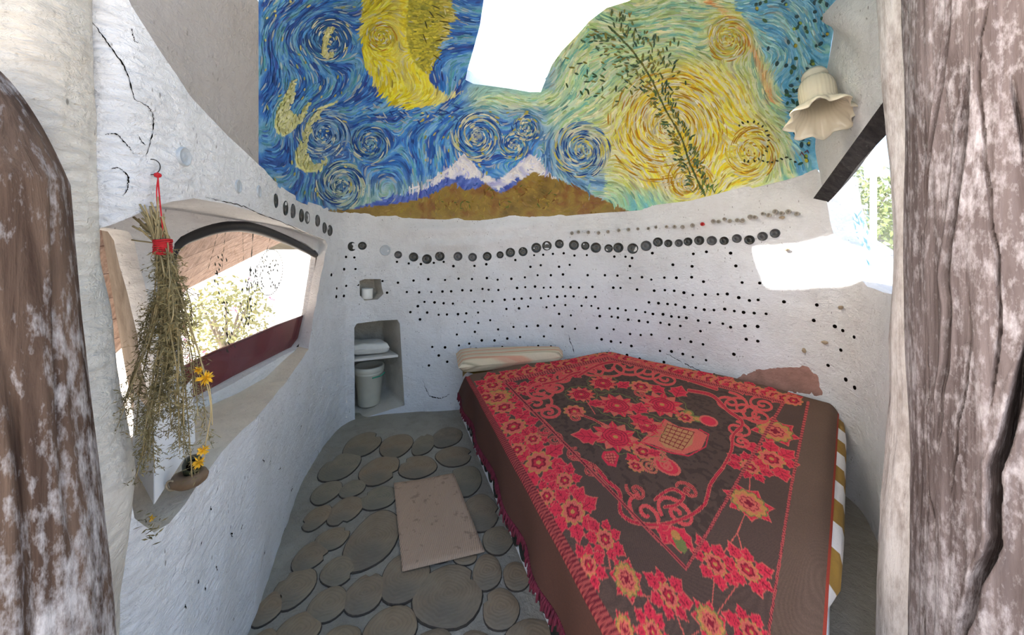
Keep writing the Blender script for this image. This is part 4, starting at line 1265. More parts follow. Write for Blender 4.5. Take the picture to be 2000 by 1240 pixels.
def rt(TH, Z):
    r = np.interp(Z, [-.1, .25, .5, .8, 1.1, 1.4, 1.7, 2.0, 2.6], [.215, .205, .198, .192, .197, .200, .196, .203, .21])
    q = cyl_noise(TH, Z, 1.5, 1.3, 3, 91)
    r = r * (1 + .05 * q) + .007 * cyl_noise(TH, Z, 6, 1.4, 3, 92) + .0025 * cyl_noise(TH, Z, 22, 3, 2, 93)
    for zz, tt, w, dp in CRK:
        c = np.interp(Z, zz, tt) + .014 * vnoise(np.c_[Z.ravel() * 14, np.full(Z.size, w * 900)], 1, 5).reshape(Z.shape)
        e = np.clip((Z - zz[0]) * 7, 0, 1) * np.clip((zz[-1] - Z) * 7, 0, 1)
        ww = w * 1.15 * (.45 + .55 * e)
        dl = np.abs((TH - c + np.pi) % (2 * np.pi) - np.pi) / ww
        r = r - dp * 2.4 * e * np.clip(1.25 - dl, 0, 1) ** .6 + .10 * dp * e * np.exp(-((dl - 1.9) / .7) ** 2)
    return r
trunk = column('tree_trunk', [(TC[0], TC[1], -.05), (TC[0] + .0, TC[1], .6), (TC[0], TC[1], 1.4), (TC[0] - .012, TC[1], 2.6)], rt, M['trunk'], 330, 560)
tag(trunk, 'thick weathered tree trunk with deep cracks at right edge', 'post')
# pale plaster lip between trunk and wall
def rq(TH, Z):
    r = np.interp(Z, [-.1, .3, .6, .75, .95, 1.15, 1.3, 1.5, 1.7, 2.0, 2.5], [.15, .13, .115, .10, .085, .09, .085, .08, .085, .10, .11])
    return r * (1 + .10 * cyl_noise(TH, Z, 1.6, 2.2, 3, 95)) + .004 * cyl_noise(TH, Z, 7, 4, 3, 96)
lip = column('stripped_post', [(1.31, 1.09, -.05), (1.295, 1.10, .5), (1.292, 1.104, .9), (1.298, 1.10, 1.3), (1.29, 1.104, 1.7), (1.28, 1.11, 2.5)], rq, M['trunk_pale'], 150, 80)
tag(lip, 'pale limewashed wooden post tucked behind the big trunk', 'post')

# ------------------------------------------------------------------ bed: plastered base, mattress, spread, pillow
BN, BR, BF, BL = np.array([.384, .47]), np.array([1.93, 2.12]), np.array([.86, 3.11]), np.array([-.475, 3.04])
bed_root = empty('bed', (.7, 2.0, 0))
tag(bed_root, 'low built-in bed on a white base with dark bottle ends', 'bed')
def inset(poly, k):
    c = np.mean(poly, axis=0); return [tuple(c + (np.array(p) - c) * k) for p in poly]
def left_x(d): return .5405 - .332 * d
base_poly = [(left_x(.5) + .05, .50), (1.86, 2.08), (1.58, 2.50), (.85, 3.04), (left_x(3.0) + .03, 3.0)]
mb = MB(); mb.prism(base_poly, 0.004, .27)
bb = mb.build('bed_base', M['white'], bed_root, smooth=False, bevel=.02)
sd = np.array([-.332, 1.0]); sd /= np.linalg.norm(sd); nl = Vector((-sd[1], sd[0], 0)); nl = Vector((-.949, -.315, 0))
for i in range(20):
    d = .95 + i * .105 + random.uniform(-.012, .012)
    o = bpy.data.objects.new('bottle_end', bot['a']); COL.objects.link(o); o.parent = bb
    x = left_x(d) + .036
    x_, z_ = Vector((0, 0, 1)).cross(nl).normalized(), nl
    y_ = z_.cross(x_)
    mw_ = Matrix.Translation((x, d, .105 + random.uniform(-.015, .015))) @ Matrix((x_, y_, z_)).transposed().to_4x4() @ Matrix.Diagonal((.036, .052, .09, 1))
    o.matrix_parent_inverse = Matrix.Identity(4)
    o.matrix_parent_inverse = Matrix.Translation(-bed_root.location)
    o.matrix_basis = Matrix.Translation(bed_root.location) @ Matrix.Translation(-bed_root.location) @ mw_
    o.matrix_parent_inverse = Matrix.Identity(4)

# striped mattress
m, nt, b = nodemat('striped ticking')
v = coords(nt, (1, 1, 1))
wv = N(nt, 'ShaderNodeTexWave', Scale=1.45, Distortion=1.2); wv.wave_type = 'BANDS'; wv.bands_direction = 'DIAGONAL'
nt.links.new(v, wv.inputs['Vector'])
c = ramp(nt, wv.outputs['Fac'], [(.48, (.30, .17, .025)), (.52, (.72, .70, .68))])
nt.links.new(c, b.inputs['Base Color']); b.inputs['Roughness'].default_value = .9
bump(nt, b, [(noise(nt, v, 20), .3, .02)])
M['ticking'] = m
mpoly = [(left_x(.55) + .05, .58), (1.165, 1.345), (1.885, 2.105), (1.73, 2.36), (1.5, 2.58), (1.2, 2.82), (.85, 3.04), (left_x(3.0) + .05, 2.98)]
mb = MB()
n = len(mpoly); c_ = np.mean(mpoly, axis=0)
prof = [(.0, .272), (.022, .30), (.035, .36), (.032, .42), (.012, .455), (-.03, .466)]
loopm = subdiv(mpoly, .12)
k = len(loopm)
vv = []
lp = np.array(loopm)
nrm2 = np.roll(lp, -1, 0) - np.roll(lp, 1, 0); nrm2 = np.c_[nrm2[:, 1], -nrm2[:, 0]] / np.linalg.norm(nrm2, axis=1)[:, None]
for off, z in prof:
    foot = (lp[:, 1] < lp[:, 0] * 1.06 + .12) & (lp[:, 0] > .5)
    o2 = off * np.where(foot, 1.7, .2)
    vv.append(np.c_[lp + nrm2 * o2[:, None], np.full(k, z)])
vv.append(np.array([[*c_, .470]]))
fq = [(r * k + j, r * k + (j + 1) % k, (r + 1) * k + (j + 1) % k, (r + 1) * k + j) for r in range(len(prof) - 1) for j in range(k)]
fq += [((len(prof) - 1) * k + j, (len(prof) - 1) * k + (j + 1) % k, len(prof) * k) for j in range(k)]
fq.append(tuple(range(k - 1, -1, -1)))
mattress = mesh('mattress', np.vstack(vv), fq, M['ticking'])
tag(mattress, 'mattress with ochre and white stripes under the red bedspread', 'mattress')

# ---- pattern of the bedspread, drawn on a canvas
OX, OY, SCN = 850, 660, 2.0
CW, CH = int(840 * SCN), int(760 * SCN)
canvas = np.zeros((CH, CW, 3), np.float32)
GROUND = np.array(lin('#4c3a32')); MARG = np.array(lin('#59463a'))
RED, DRED, SAL, GOLD, OLIV, PLUM = [np.array(lin(h)) for h in ('#b92b3c', '#741826', '#b9564a', '#a9743f', '#66683a', '#4e1420')]
def homog(src, dst):
    A = []
    for (x, y), (u, v_) in zip(src, dst):
        A.append([x, y, 1, 0, 0, 0, -u * x, -u * y, -u]); A.append([0, 0, 0, x, y, 1, -v_ * x, -v_ * y, -v_])
    return np.linalg.svd(np.array(A))[2][-1].reshape(3, 3)
HM = homog([(0, 0), (1, 0), (1, 1), (0, 1)], [(1340, 1110), (1530, 786), (1188, 699), (985, 745)])     # inner frame of the spread
HI = np.linalg.inv(HM)
def to_px(uv):
    q = np.c_[uv, np.ones(len(uv))] @ HM.T; return q[:, :2] / q[:, 2:]
def to_uv(p):
    q = np.c_[p, np.ones(len(p))] @ HI.T; return q[:, :2] / q[:, 2:]
yy, xx = np.mgrid[0:CH, 0:CW]
PXc, PYc = OX + (xx + .5) / SCN, OY + (yy + .5) / SCN
uvc = to_uv(np.c_[PXc.ravel(), PYc.ravel()])
UU, VV = uvc[:, 0].reshape(CH, CW), uvc[:, 1].reshape(CH, CW)
# outer frame line from the photograph, as distance outside the inner frame
outq = [(1215, 1275), (1575, 786), (1190, 688), (932, 748)]
ins_in = pip([(1340, 1110), (1530, 786), (1188, 699), (985, 745)], PXc.ravel(), PYc.ravel()).reshape(CH, CW)
OUTER = [(932, 764), (1205, 1250), (1300, 1420), (1462, 1420), (1500, 1240), (1545, 950), (1578, 786), (1400, 735), (1190, 686), (940, 736)]
ins_out = pip(OUTER, PXc.ravel(), PYc.ravel()).reshape(CH, CW)
canvas[:] = MARG
canvas[ins_out] = GROUND
spk = (fbm(np.c_[UU.ravel(), VV.ravel()], 95, 1, 2).reshape(CH, CW) > .25) & ins_in
canvas[spk] = GROUND * .72
def fill(poly, col):
    p = (np.array(poly) - [OX, OY]) * SCN
    x0, y0 = np.maximum(np.floor(p.min(0)).astype(int), 0); x1, y1 = np.minimum(np.ceil(p.max(0)).astype(int) + 1, [CW, CH])
    if x1 <= x0 or y1 <= y0: return
    gy, gx = np.mgrid[y0:y1, x0:x1]
    m_ = pip(p.tolist(), gx.ravel() + .5, gy.ravel() + .5).reshape(gy.shape)
    canvas[y0:y1, x0:x1][m_] = col
def line(pts, w, col, dash=None):
    p = (np.array(pts) - [OX, OY]) * SCN; w = w * SCN / 2
    acc = 0
    for a, b_ in zip(p[:-1], p[1:]):
        L_ = np.hypot(*(b_ - a))
        acc += L_
        if L_ == 0 or (dash and int(acc / SCN / dash) % 2): continue
        x0, y0 = np.maximum(np.floor(np.minimum(a, b_) - w - 1).astype(int), 0); x1, y1 = np.minimum(np.ceil(np.maximum(a, b_) + w + 2).astype(int), [CW, CH])
        if x1 <= x0 or y1 <= y0: continue
        gy, gx = np.mgrid[y0:y1, x0:x1]
        t = np.clip(((gx - a[0]) * (b_[0] - a[0]) + (gy - a[1]) * (b_[1] - a[1])) / L_ ** 2, 0, 1)
        d_ = np.hypot(gx - a[0] - t * (b_[0] - a[0]), gy - a[1] - t * (b_[1] - a[1]))
        canvas[y0:y1, x0:x1][d_ < w] = col
# motifs are given in spread units around a point of the photograph, so they lie flat on the cloth
def motif(px, py, pts, size, rot=0):
    c0_ = to_uv(np.array([[px, py]]))[0]
    e = 1e-3
    J = np.c_[(to_px(np.array([c0_ + [e, 0]])) - to_px(np.array([c0_ - [e, 0]])))[0], (to_px(np.array([c0_ + [0, e]])) - to_px(np.array([c0_ - [0, e]])))[0]] / (2 * e)
    J = J / math.sqrt(abs(np.linalg.det(J)))
    A_, sv_, B_ = np.linalg.svd(J)
    J = A_ @ np.diag(np.clip(sv_, .7, 1.4)) @ B_
    q = np.array(pts, float) * size * 410
    cr, sr = math.cos(rot), math.sin(rot)
    q = q @ np.array([[cr, sr], [-sr, cr]])
    return q @ J.T + np.array([px, py])
def petal_ring(n, r0, amp, k=64, ph=0):
    t = np.linspace(0, 2 * np.pi, k, endpoint=False)
    r = r0 + amp * np.abs(np.cos(n * t / 2 + ph))
    return np.c_[np.cos(t) * r, np.sin(t) * r]
def circ(r, k=28):
    t = np.linspace(0, 2 * np.pi, k, endpoint=False); return np.c_[np.cos(t), np.sin(t)] * r
def leaf(px, py, size, rot, col=None):
    col = RED if col is None else col
    out_ = [(0, 0), (.25, .22), (.32, .40), (.45, .30), (.62, .36), (.72, .2), (1, 0), (.72, -.2), (.62, -.36), (.45, -.30), (.32, -.40), (.25, -.22)]
    fill(motif(px, py, np.array(out_) * 1.12 - [.05, 0], size, rot), SAL)
    fill(motif(px, py, out_, size, rot), col)
    line(motif(px, py, [(0, 0), (.9, 0)], size, rot), 1.1, DRED)
    for a_ in (.3, .55): 
        line(motif(px, py, [(a_, 0), (a_ + .15, .22)], size, rot), .9, DRED); line(motif(px, py, [(a_, 0), (a_ + .15, -.22)], size, rot), .9, DRED)
def flower(px, py, s, ph=0):
    fill(motif(px, py, petal_ring(9, .9, .28), s), GOLD)
    fill(motif(px, py, petal_ring(9, .78, .25), s), SAL)
    fill(motif(px, py, petal_ring(6, .5, .18, ph=ph), s), DRED)
    fill(motif(px, py, petal_ring(6, .34, .14, ph=ph), s), RED * .8)
    fill(motif(px, py, circ(.2), s), GOLD)
def peony(px, py, s, rot=0):
    for k_ in range(7): leaf(px, py, s * 1.5, rot + k_ * .9 + .2)
    fill(motif(px, py, petal_ring(11, .95, .22), s), OLIV)
    fill(motif(px, py, petal_ring(11, .85, .22), s), GOLD)
    fill(motif(px, py, petal_ring(8, .6, .24), s), SAL)
    for r_ in (.62, .4): 
        q = motif(px, py, petal_ring(7, r_, .16, ph=r_ * 3), s, rot); line(list(q) + [q[0]], 1.4, GOLD if r_ > .5 else DRED)
    fill(motif(px, py, petal_ring(4, .16, .16), s, rot), DRED)
def rose(px, py, s, rot=0):
    for k_ in range(12):
        a_ = rot + k_ * .5236
        fill(motif(px, py, [(.3, -.22), (.8, -.26), (1.25, 0), (.8, .26), (.3, .22)], s, a_), SAL if k_ % 2 else RED)
        line(motif(px, py, [(.4, 0), (1.2, 0)], s, a_), 1.0, GOLD)
    q = motif(px, py, petal_ring(12, 1.22, .12), s, rot); line(list(q) + [q[0]], 1.0, OLIV)
    fill(motif(px, py, petal_ring(7, .58, .2), s, rot), RED)
    for r_ in (.6, .44, .28):
        q = motif(px, py, petal_ring(5, r_, .06, ph=r_), s, rot + r_); line(list(q) + [q[0]], 1.3, DRED)
    fill(motif(px, py, circ(.13), s), GOLD)
def spiral(px, py, s, rot, turns=1.6, w=2.4, hand=1, col=None):
    t = np.linspace(0, turns * 2 * np.pi, 44)
    r = np.linspace(1, .12, 44)
    q = motif(px, py, np.c_[np.cos(hand * t) * r, np.sin(hand * t) * r], s, rot)
    line(q, w + 2.4, SAL); line(q, w, DRED if col is None else col); line(q, w * .35, SAL)
def scroll(pts, w=5):
    q = np.array(smooth_open(pts, 8))
    line(q, w + 3, SAL); line(q, w, DRED); line(q, w * .45, RED)
# stalks joining the border flowers
line([(1003, 833), (1041, 857), (1052, 903), (1103, 938), (1119, 999), (1182, 1053), (1192, 1110), (1150, 1104)], 2.2, SAL)
line([(1224, 1132), (1262, 1165), (1306, 1163), (1340, 1250), (1388, 1216), (1397, 1102)], 2.2, SAL)
line([(1388, 1216), (1460, 1113), (1440, 1040), (1463, 983), (1465, 912), (1507, 896), (1514, 842)], 2.2, SAL)
line([(1440, 1040), (1397, 1102)], 2.2, SAL)
BF_ = [(1003, 833, .042), (1041, 857, .03), (1010, 878, .032), (1052, 903, .052), (1103, 938, .034), (1068, 969, .034), (1119, 999, .052), (1182, 1053, .04), (1150, 1104, .04), (1306, 1163, .046), (1397, 1102, .046), (1460, 1113, .048), (1507, 896, .045), (1465, 912, .034), (962, 752, .030), (985, 795, .034), (1276, 1236, .045), (948, 776, .03), (1468, 1235, .05), (1020, 760, .02), (1060, 742, .024), (1110, 725, .024), (1150, 710, .024)]
for i, (px, py, s) in enumerate(BF_):
    for k_ in range(7): leaf(*motif(px, py, [(math.cos(k_ * .9 + i), math.sin(k_ * .9 + i))], s * .8)[0], s * random.uniform(1.5, 2.1), k_ * .9 + i + random.gauss(0, .15))
for px, py, s, r_ in ((1224, 1132, .062, .3), (1388, 1216, .065, 1.1), (1463, 983, .066, .6), (1514, 842, .058, .1), (971, 776, .046, .8), (1330, 1310, .06, 0), (1220, 1230, .05, 2)): peony(px, py, s, r_)
for i, (px, py, s) in enumerate(BF_): flower(px, py, s, i)
# dense small flowers along the two far borders
for k_ in range(26):
    t = k_ / 25
    x, y = (955 + 225 * t, 741 - 46 * t)
    leaf(x, y, .05, k_ * 1.7); 
    if k_ % 2: flower(x, y + 1, .026, k_)
for k_ in range(40):
    t = k_ / 39
    x, y = 1200 + 350 * t, 693 + 88 * t
    leaf(x, y, .055, k_ * 1.3, RED if k_ % 3 else SAL)
    if k_ % 2: flower(x, y + 1, .03, k_)
# scroll corners of the inner field
for sgn, sx in ((1, 1235), (-1, 1352)): 
    spiral(sx + 28 * sgn, 1003, .085, 1.0 if sgn > 0 else 2.6, 1.5, 5, sgn, RED); spiral(sx + 8 * sgn, 958, .045, 2, 1.3, 4, sgn, DRED)
scroll([(1115, 892), (1140, 900), (1165, 915), (1185, 938), (1210, 962), (1212, 1000), (1240, 1020), (1290, 1024), (1340, 1010), (1375, 985), (1388, 945), (1412, 912)], 5)
scroll([(1280, 975), (1296, 962), (1315, 955), (1335, 968), (1322, 985), (1298, 990)], 4)
for a_ in (-.7, 0, .7):
    leaf(1310, 1026, .12, 3.93 + a_ * .9, RED)
fill(motif(1322, 1045, np.array([(-.2, 0), (.3, .42), (.85, .3), (1.1, 0), (.85, -.3), (.3, -.42)]), .075, 3.93), OLIV); fill(motif(1320, 1045, circ(.022), 1), GOLD)
for px, py, h in ((1123, 888, 1), (1152, 918, -1), (1066, 842, 1), (1082, 858, -1)): spiral(px, py, .036, .8, 1.3, 3, h, PLUM)
for px, py, s, h in ((1060, 765, .06, 1), (1046, 788, .065, -1), (1085, 757, .04, 1), (1072, 805, .045, -1), (1100, 738, .035, 1)): spiral(px, py, s, 1.2, 1.6, 3, h, RED)
scroll([(1060, 750), (1095, 742), (1112, 732), (1130, 727), (1160, 722)], 3); scroll([(1025, 790), (1045, 808), (1062, 822), (1078, 838), (1095, 862)], 3)
for px, py, s, h in ((1190, 718, .08, 1), (1225, 716, .07, -1), (1160, 723, .05, 1), (1262, 726, .06, -1), (1300, 740, .05, 1)): spiral(px, py, s, .5, 1.8, 2.2, h, RED)
scroll([(1130, 733), (1170, 712), (1210, 706), (1250, 712), (1300, 730), (1345, 742), (1400, 760)], 3)
for px, py, s, h in ((1452, 800, .075, 1), (1425, 786, .07, -1), (1480, 812, .06, 1), (1440, 838, .05, -1), (1448, 862, .045, 1), (1490, 790, .05, 1)): spiral(px, py, s, .3, 1.6, 2.6, h, RED)
scroll([(1345, 762), (1390, 772), (1420, 800), (1450, 825), (1432, 850), (1428, 880), (1412, 912)], 4)
# basket of roses
fill([(1298, 818), (1325, 833), (1362, 838), (1382, 850), (1370, 876), (1335, 888), (1310, 882), (1275, 868), (1250, 862)], SAL)
fill([(1304, 824), (1330, 838), (1356, 842), (1352, 868), (1330, 880), (1300, 874), (1286, 860)], np.array(lin('#a8744c')))
for k_ in range(6):
    t = k_ / 5
    line([(1304 + 52 * t, 826 + 18 * t), (1288 + 44 * t, 860 + 20 * t)], 1.3, DRED); line([(1303 - 15 * t, 828 + 32 * t), (1356 - 24 * t, 844 + 34 * t)], 1.5, DRED)
line([(1298, 818), (1282, 845), (1252, 862)], 2, RED); line([(1252, 862), (1310, 884), (1345, 890), (1378, 872), (1384, 848), (1366, 838)], 2.4, RED)
for px, py in ((1330, 812), (1345, 806), (1362, 818)): fill(motif(px, py, circ(.02), 1), OLIV); fill(motif(px, py, circ(.012), 1), GOLD)
fill(motif(1384, 822, circ(.034), 1), SAL); fill(motif(1384, 822, circ(.026), 1), RED); flower(1338, 815, .03)
for px, py, s, r_ in ((1205, 792, .062, 0), (1293, 790, .066, .4), (1202, 853, .075, .8), (1264, 831, .05, .2), (1135, 770, .042, .5), (1178, 748, .042, .1)): rose(px, py, s, r_)
for px, py, s, r_ in ((1173, 855, .11, 2.4), (1228, 812, .09, -1.2), (1245, 808, .08, .4), (1298, 768, .07, 1.4), (1152, 784, .06, -1.0), (1148, 790, .06, -.3), (1207, 757, .06, .0), (1225, 885, .07, -1.8), (1230, 868, .08, -.9), (1320, 775, .08, .2)): leaf(px, py, s, r_)
line([(1145, 782), (1162, 808)], 1.6, SAL); line([(1120, 808), (1140, 812), (1158, 818), (1178, 830)], 4, SAL); line([(1120, 808), (1140, 812), (1158, 818), (1178, 830)], 1.6, DRED)
for px, py in ((1122, 803), (1252, 755)): flower(px, py, .035)
spiral(1252, 768, .028, 0, 1.2, 2); spiral(1126, 815, .03, 0, 1.2, 2)
line([(1253, 775), (1262, 785), (1275, 790)], 3, SAL)
fill([(1178, 882), (1200, 880), (1209, 890), (1203, 912), (1186, 908), (1174, 892)], RED); fill([(1183, 886), (1198, 884), (1204, 892), (1199, 906), (1189, 903), (1180, 893)], SAL)
for k_ in range(3): line([(1184 + 6 * k_, 885), (1190 + 5 * k_, 905)], 1.1, DRED); line([(1181 + 2 * k_, 890 + 5 * k_), (1203, 889 + 6 * k_)], 1.1, DRED)
fill(motif(1303, 910, circ(.052), 1), SAL); fill(motif(1303, 910, circ(.042), 1), RED); spiral(1303, 910, .03, 0, 2, 1.2, 1, SAL)
spiral(1270, 912, .04, 0, 2, 1.8, 1, OLIV); spiral(1291, 892, .036, 0, 2, 1.6, 1, OLIV); flower(1256, 882, .04); flower(1242, 910, .03); leaf(1265, 886, .06, -.4)
# roped frame lines
for pl, w in (([(985, 745), (1340, 1110), (1530, 786), (1480, 772), (1188, 699), (985, 745)], 6.5), ([(932, 764), (1205, 1250), (1300, 1420)], 7), ([(1462, 1420), (1500, 1240), (1545, 950), (1578, 786)], 6)):
    for a, b_ in zip(pl[:-1], pl[1:]):
        k_ = max(2, int(math.hypot(b_[0] - a[0], b_[1] - a[1]) / 2.4))
        q = [(a[0] + (b_[0] - a[0]) * t / k_, a[1] + (b_[1] - a[1]) * t / k_) for t in range(k_ + 1)]
        line(q, w, np.array(lin('#a34743')))
        for t in range(0, k_ - 1, 2): line([(q[t][0] - w * .4, q[t][1] - w * .3), (q[t + 1][0] + w * .4, q[t + 1][1] + w * .3)], 1.3, PLUM)
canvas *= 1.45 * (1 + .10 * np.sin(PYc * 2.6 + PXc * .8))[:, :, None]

# ---- the spread itself
NU, NV = 520, 660
CL_, CF_, CR_, CN_ = np.array([-.33, 2.66]), np.array([.86, 3.10]), np.array([1.93, 2.115]), np.array([.384, .47])
tu = np.linspace(-.17, 1, NU); tv_ = np.linspace(0, 1, NV) ** 1.25
U2, V2 = np.meshgrid(tu, tv_, indexing='ij')
u = np.clip(U2, 0, 1)
far = CL_[None, None] * (1 - u)[..., None] + CF_ * u[..., None]
nearp = CN_ * (1 - u)[..., None] + CR_ * u[..., None]
p2 = nearp * (1 - V2)[..., None] + far * V2[..., None]
# far side bellies out toward the wall; left line stays on the bed edge
p2 = p2 + (np.array([.70, .66]) * (.10 * np.sin(np.pi * V2) * u ** 3)[..., None])
xl = left_x(p2[..., 1])
dr = np.clip(-U2 / .17, 0, 1)                                   # 0 on top, 1 at the hanging hem
Zc = .503 + .010 * fbm(np.c_[p2[..., 0].ravel() * 3, p2[..., 1].ravel() * 3], 1, 3, 17).reshape(U2.shape)
Zc += .035 * np.exp(-(((p2[..., 0] - .82) ** 2 + (p2[..., 1] - 3.05) ** 2) / .05)) + .018 * np.exp(-((p2[..., 0] - .25) ** 2 + (p2[..., 1] - 2.75) ** 2) / .12)
Zc += .006 * np.sin(p2[..., 0] * 9 + p2[..., 1] * 5) * (U2 > 0)
edge_r = np.clip(1 - U2 / .05, 0, 1) * (U2 >= 0)
Zc -= .018 * edge_r ** 2
rf_ = np.clip(1 - V2 / .035, 0, 1)
Zc -= .05 * rf_ ** 2
Zc = np.where(U2 < 0, Zc - .018 - dr * .215, Zc)
fold = .012 * np.sin(p2[..., 1] * 16 + .9 * np.sin(p2[..., 1] * 5)) * dr
X3 = p2[..., 0] - np.where(U2 < 0, .012 + .02 * np.sqrt(dr) + fold, 0)
Y3 = p2[..., 1] - np.where(U2 < 0, .004 + fold * .3, 0) + np.where(U2 < 0, .22 * dr * V2 ** 8, .0)
X3 = X3 - np.where(U2 < 0, .08 * dr * V2 ** 8, 0)
cv = np.c_[X3.ravel(), Y3.ravel(), Zc.ravel()]
pxv = CX + cv[:, 0] / cv[:, 1] * F; pyv = CY - (cv[:, 2] - H) / cv[:, 1] * F
ci = np.clip((pxv - OX) * SCN, 0, CW - 1).astype(int); cj = np.clip((pyv - OY) * SCN, 0, CH - 1).astype(int)
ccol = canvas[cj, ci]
drv = (U2 < -.002).ravel(); ccol[drv] = np.array(lin('#5a3d33'))
edge_l = ((U2 > -.006) & (U2 < .010)).ravel()
ccol[edge_l] = np.where((np.sin(cv[edge_l, 1] * 420) > 0)[:, None], np.array(lin('#b0504a')), np.array(lin('#6a1f28')))
mrg = (V2 < .004).ravel(); ccol[mrg] = np.array(lin('#a5402f'))
M['spread'] = paint_attr('woven bedspread', .85, .5, 260, spec=.15, bd=.0015, var=.30)
ii = np.arange(NU * NV).reshape(NU, NV)
cf = np.stack([ii[:-1, :-1], ii[1:, :-1], ii[1:, 1:], ii[:-1, 1:]], -1).reshape(-1, 4)
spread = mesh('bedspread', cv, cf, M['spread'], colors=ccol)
tag(spread, 'dark brown bedspread woven with red roses and scrolls', 'bedspread')
# fringe along the hanging hem
hem = np.c_[X3[0], Y3[0], Zc[0]]
hem = hem[hem[:, 1] > .7]
sarr = np.r_[0, np.cumsum(np.linalg.norm(np.diff(hem, axis=0), axis=1))]
mb = MB()
for k_ in range(320):
    s = (k_ + random.random()) / 320 * sarr[-1]
    p = np.array([np.interp(s, sarr, hem[:, i]) for i in range(3)]) + np.array([0, 0, .004])
    d1 = np.array([random.uniform(-.012, .004), random.uniform(-.01, .01), -random.uniform(.02, .03)])
    mb.tube([p, p + d1, p + d1 + np.array([random.uniform(-.008, .008), random.uniform(-.01, .01), -random.uniform(.012, .025)])], [.005, .006, .003], 5)
o = mb.build('fringe', M['fringe'], spread); tag(o, 'crimson fringe along the hanging edge', kind='stuff')

# pillow in striped cotton
m, nt, b = nodemat('striped pillow cotton')
v = coords(nt)
mp = nt.nodes.new('ShaderNodeSeparateXYZ'); nt.links.new(v, mp.inputs[0])
ma = N(nt, 'ShaderNodeMath', operation='MULTIPLY_ADD'); nt.links.new(mp.outputs[0], ma.inputs[0]); ma.inputs[1].default_value = -.20; nt.links.new(mp.outputs[1], ma.inputs[2])
ms = N(nt, 'ShaderNodeMath', operation='MULTIPLY'); nt.links.new(ma.outputs[0], ms.inputs[0]); ms.inputs[1].default_value = 11.0
fr = N(nt, 'ShaderNodeMath', operation='FRACT'); nt.links.new(ms.outputs[0], fr.inputs[0])
c = ramp(nt, fr.outputs[0], [(0, (.62, .30, .20)), (.14, (.64, .34, .22)), (.2, (.62, .52, .37)), (.5, (.66, .56, .40)), (.55, (.33, .28, .19)), (.62, (.62, .52, .36)), (.82, (.60, .50, .34)), (.9, (.60, .36, .24))])
nt.links.new(c, b.inputs['Base Color']); b.inputs['Roughness'].default_value = .9
bump(nt, b, [(noise(nt, v, 14), .4, .02), (noise(nt, v, 250, 2), .2, .002)])
M['pillowcloth'] = m
def cushion(name, c4, z0, z1, mat, n=26, pw=.45, wr=.006, seed=3):
    """soft block on a plan quadrilateral"""
    c4 = [np.array(p) for p in c4]
    g_ = np.linspace(-1, 1, n)
    V_, F_ = [], []
    for sgn in (1, -1):
        for a in g_:
            for b2 in g_:
                uu, vv2 = (a + 1) / 2, (b2 + 1) / 2
                p = c4[0] * (1 - uu) * (1 - vv2) + c4[1] * uu * (1 - vv2) + c4[2] * uu * vv2 + c4[3] * (1 - uu) * vv2
                h = ((1 - abs(a) ** 6) * (1 - abs(b2) ** 6)) ** pw
                V_.append((p[0], p[1], (z0 + z1) / 2 + sgn * (z1 - z0) / 2 * h))
    V_ = np.array(V_); V_[:n * n, 2] += wr * fbm(V_[:n * n], 7, 3, seed)
    for s in range(2):
        for i in range(n - 1):
            for j in range(n - 1):
                q = [s * n * n + i * n + j, s * n * n + (i + 1) * n + j, s * n * n + (i + 1) * n + j + 1, s * n * n + i * n + j + 1]
                F_.append(q if s == 0 else q[::-1])
    return mesh(name, V_, F_, mat)
pil_o = cushion('pillow', [(-.40, 2.68), (.42, 2.95), (.44, 3.12), (-.48, 3.06)], .476, .592, M['pillowcloth'], pw=.3)
tag(pil_o, 'cream pillow with orange stripes at the head of the bed', 'pillow')

# ------------------------------------------------------------------ mat on the floor
m, nt, b = nodemat('looped mat')
v = coords(nt)
wv = N(nt, 'ShaderNodeTexWave', Scale=34, Distortion=1.5); nt.links.new(v, wv.inputs['Vector'])
n1 = noise(nt, v, 26, 3)
c = mix(nt, ramp(nt, n1, [(.6, (0, 0, 0)), (.68, (.8,) * 3)]), (.52, .36, .25), (.30, .20, .14))
c = mix(nt, ramp(nt, wv.outputs['Fac'], [(.2, (.25,) * 3), (.8, (0, 0, 0))]), c, (.28, .19, .13))
nt.links.new(c, b.inputs['Base Color']); b.inputs['Roughness'].default_value = .95
bump(nt, b, [(wv.outputs['Fac'], .5, .004), (noise(nt, v, 160), .6, .004)])
M['mat'] = m
mc = [on_z(px, py, .016)[:2] for px, py in ((786, 1116), (947, 1077), (886, 926), (769, 944))]
n = 24; V_ = []
for lay in (0, 1):
    for i in range(n):
        for j in range(n):
            a, b2 = i / (n - 1), j / (n - 1)
            p = mc[0] * (1 - a) * (1 - b2) + mc[1] * a * (1 - b2) + mc[2] * a * b2 + mc[3] * (1 - a) * b2
            V_.append((p[0], p[1], .0145 + .005 * lay + .0035 * math.sin(a * 5 + b2 * 3) * lay))
F_ = [(n * n + i * n + j, n * n + (i + 1) * n + j, n * n + (i + 1) * n + j + 1, n * n + i * n + j + 1) for i in range(n - 1) for j in range(n - 1)]
rim = [i * n for i in range(n)] + [(n - 1) * n + j for j in range(1, n)] + [i * n + n - 1 for i in range(n - 2, -1, -1)] + [j for j in range(n - 2, 0, -1)]
F_ += [(rim[k_], rim[(k_ + 1) % len(rim)], n * n + rim[(k_ + 1) % len(rim)], n * n + rim[k_]) for k_ in range(len(rim))]
o = mesh('floor_mat', V_, F_, M['mat']); tag(o, 'small brown speckled mat lying on the log slice floor', 'mat')

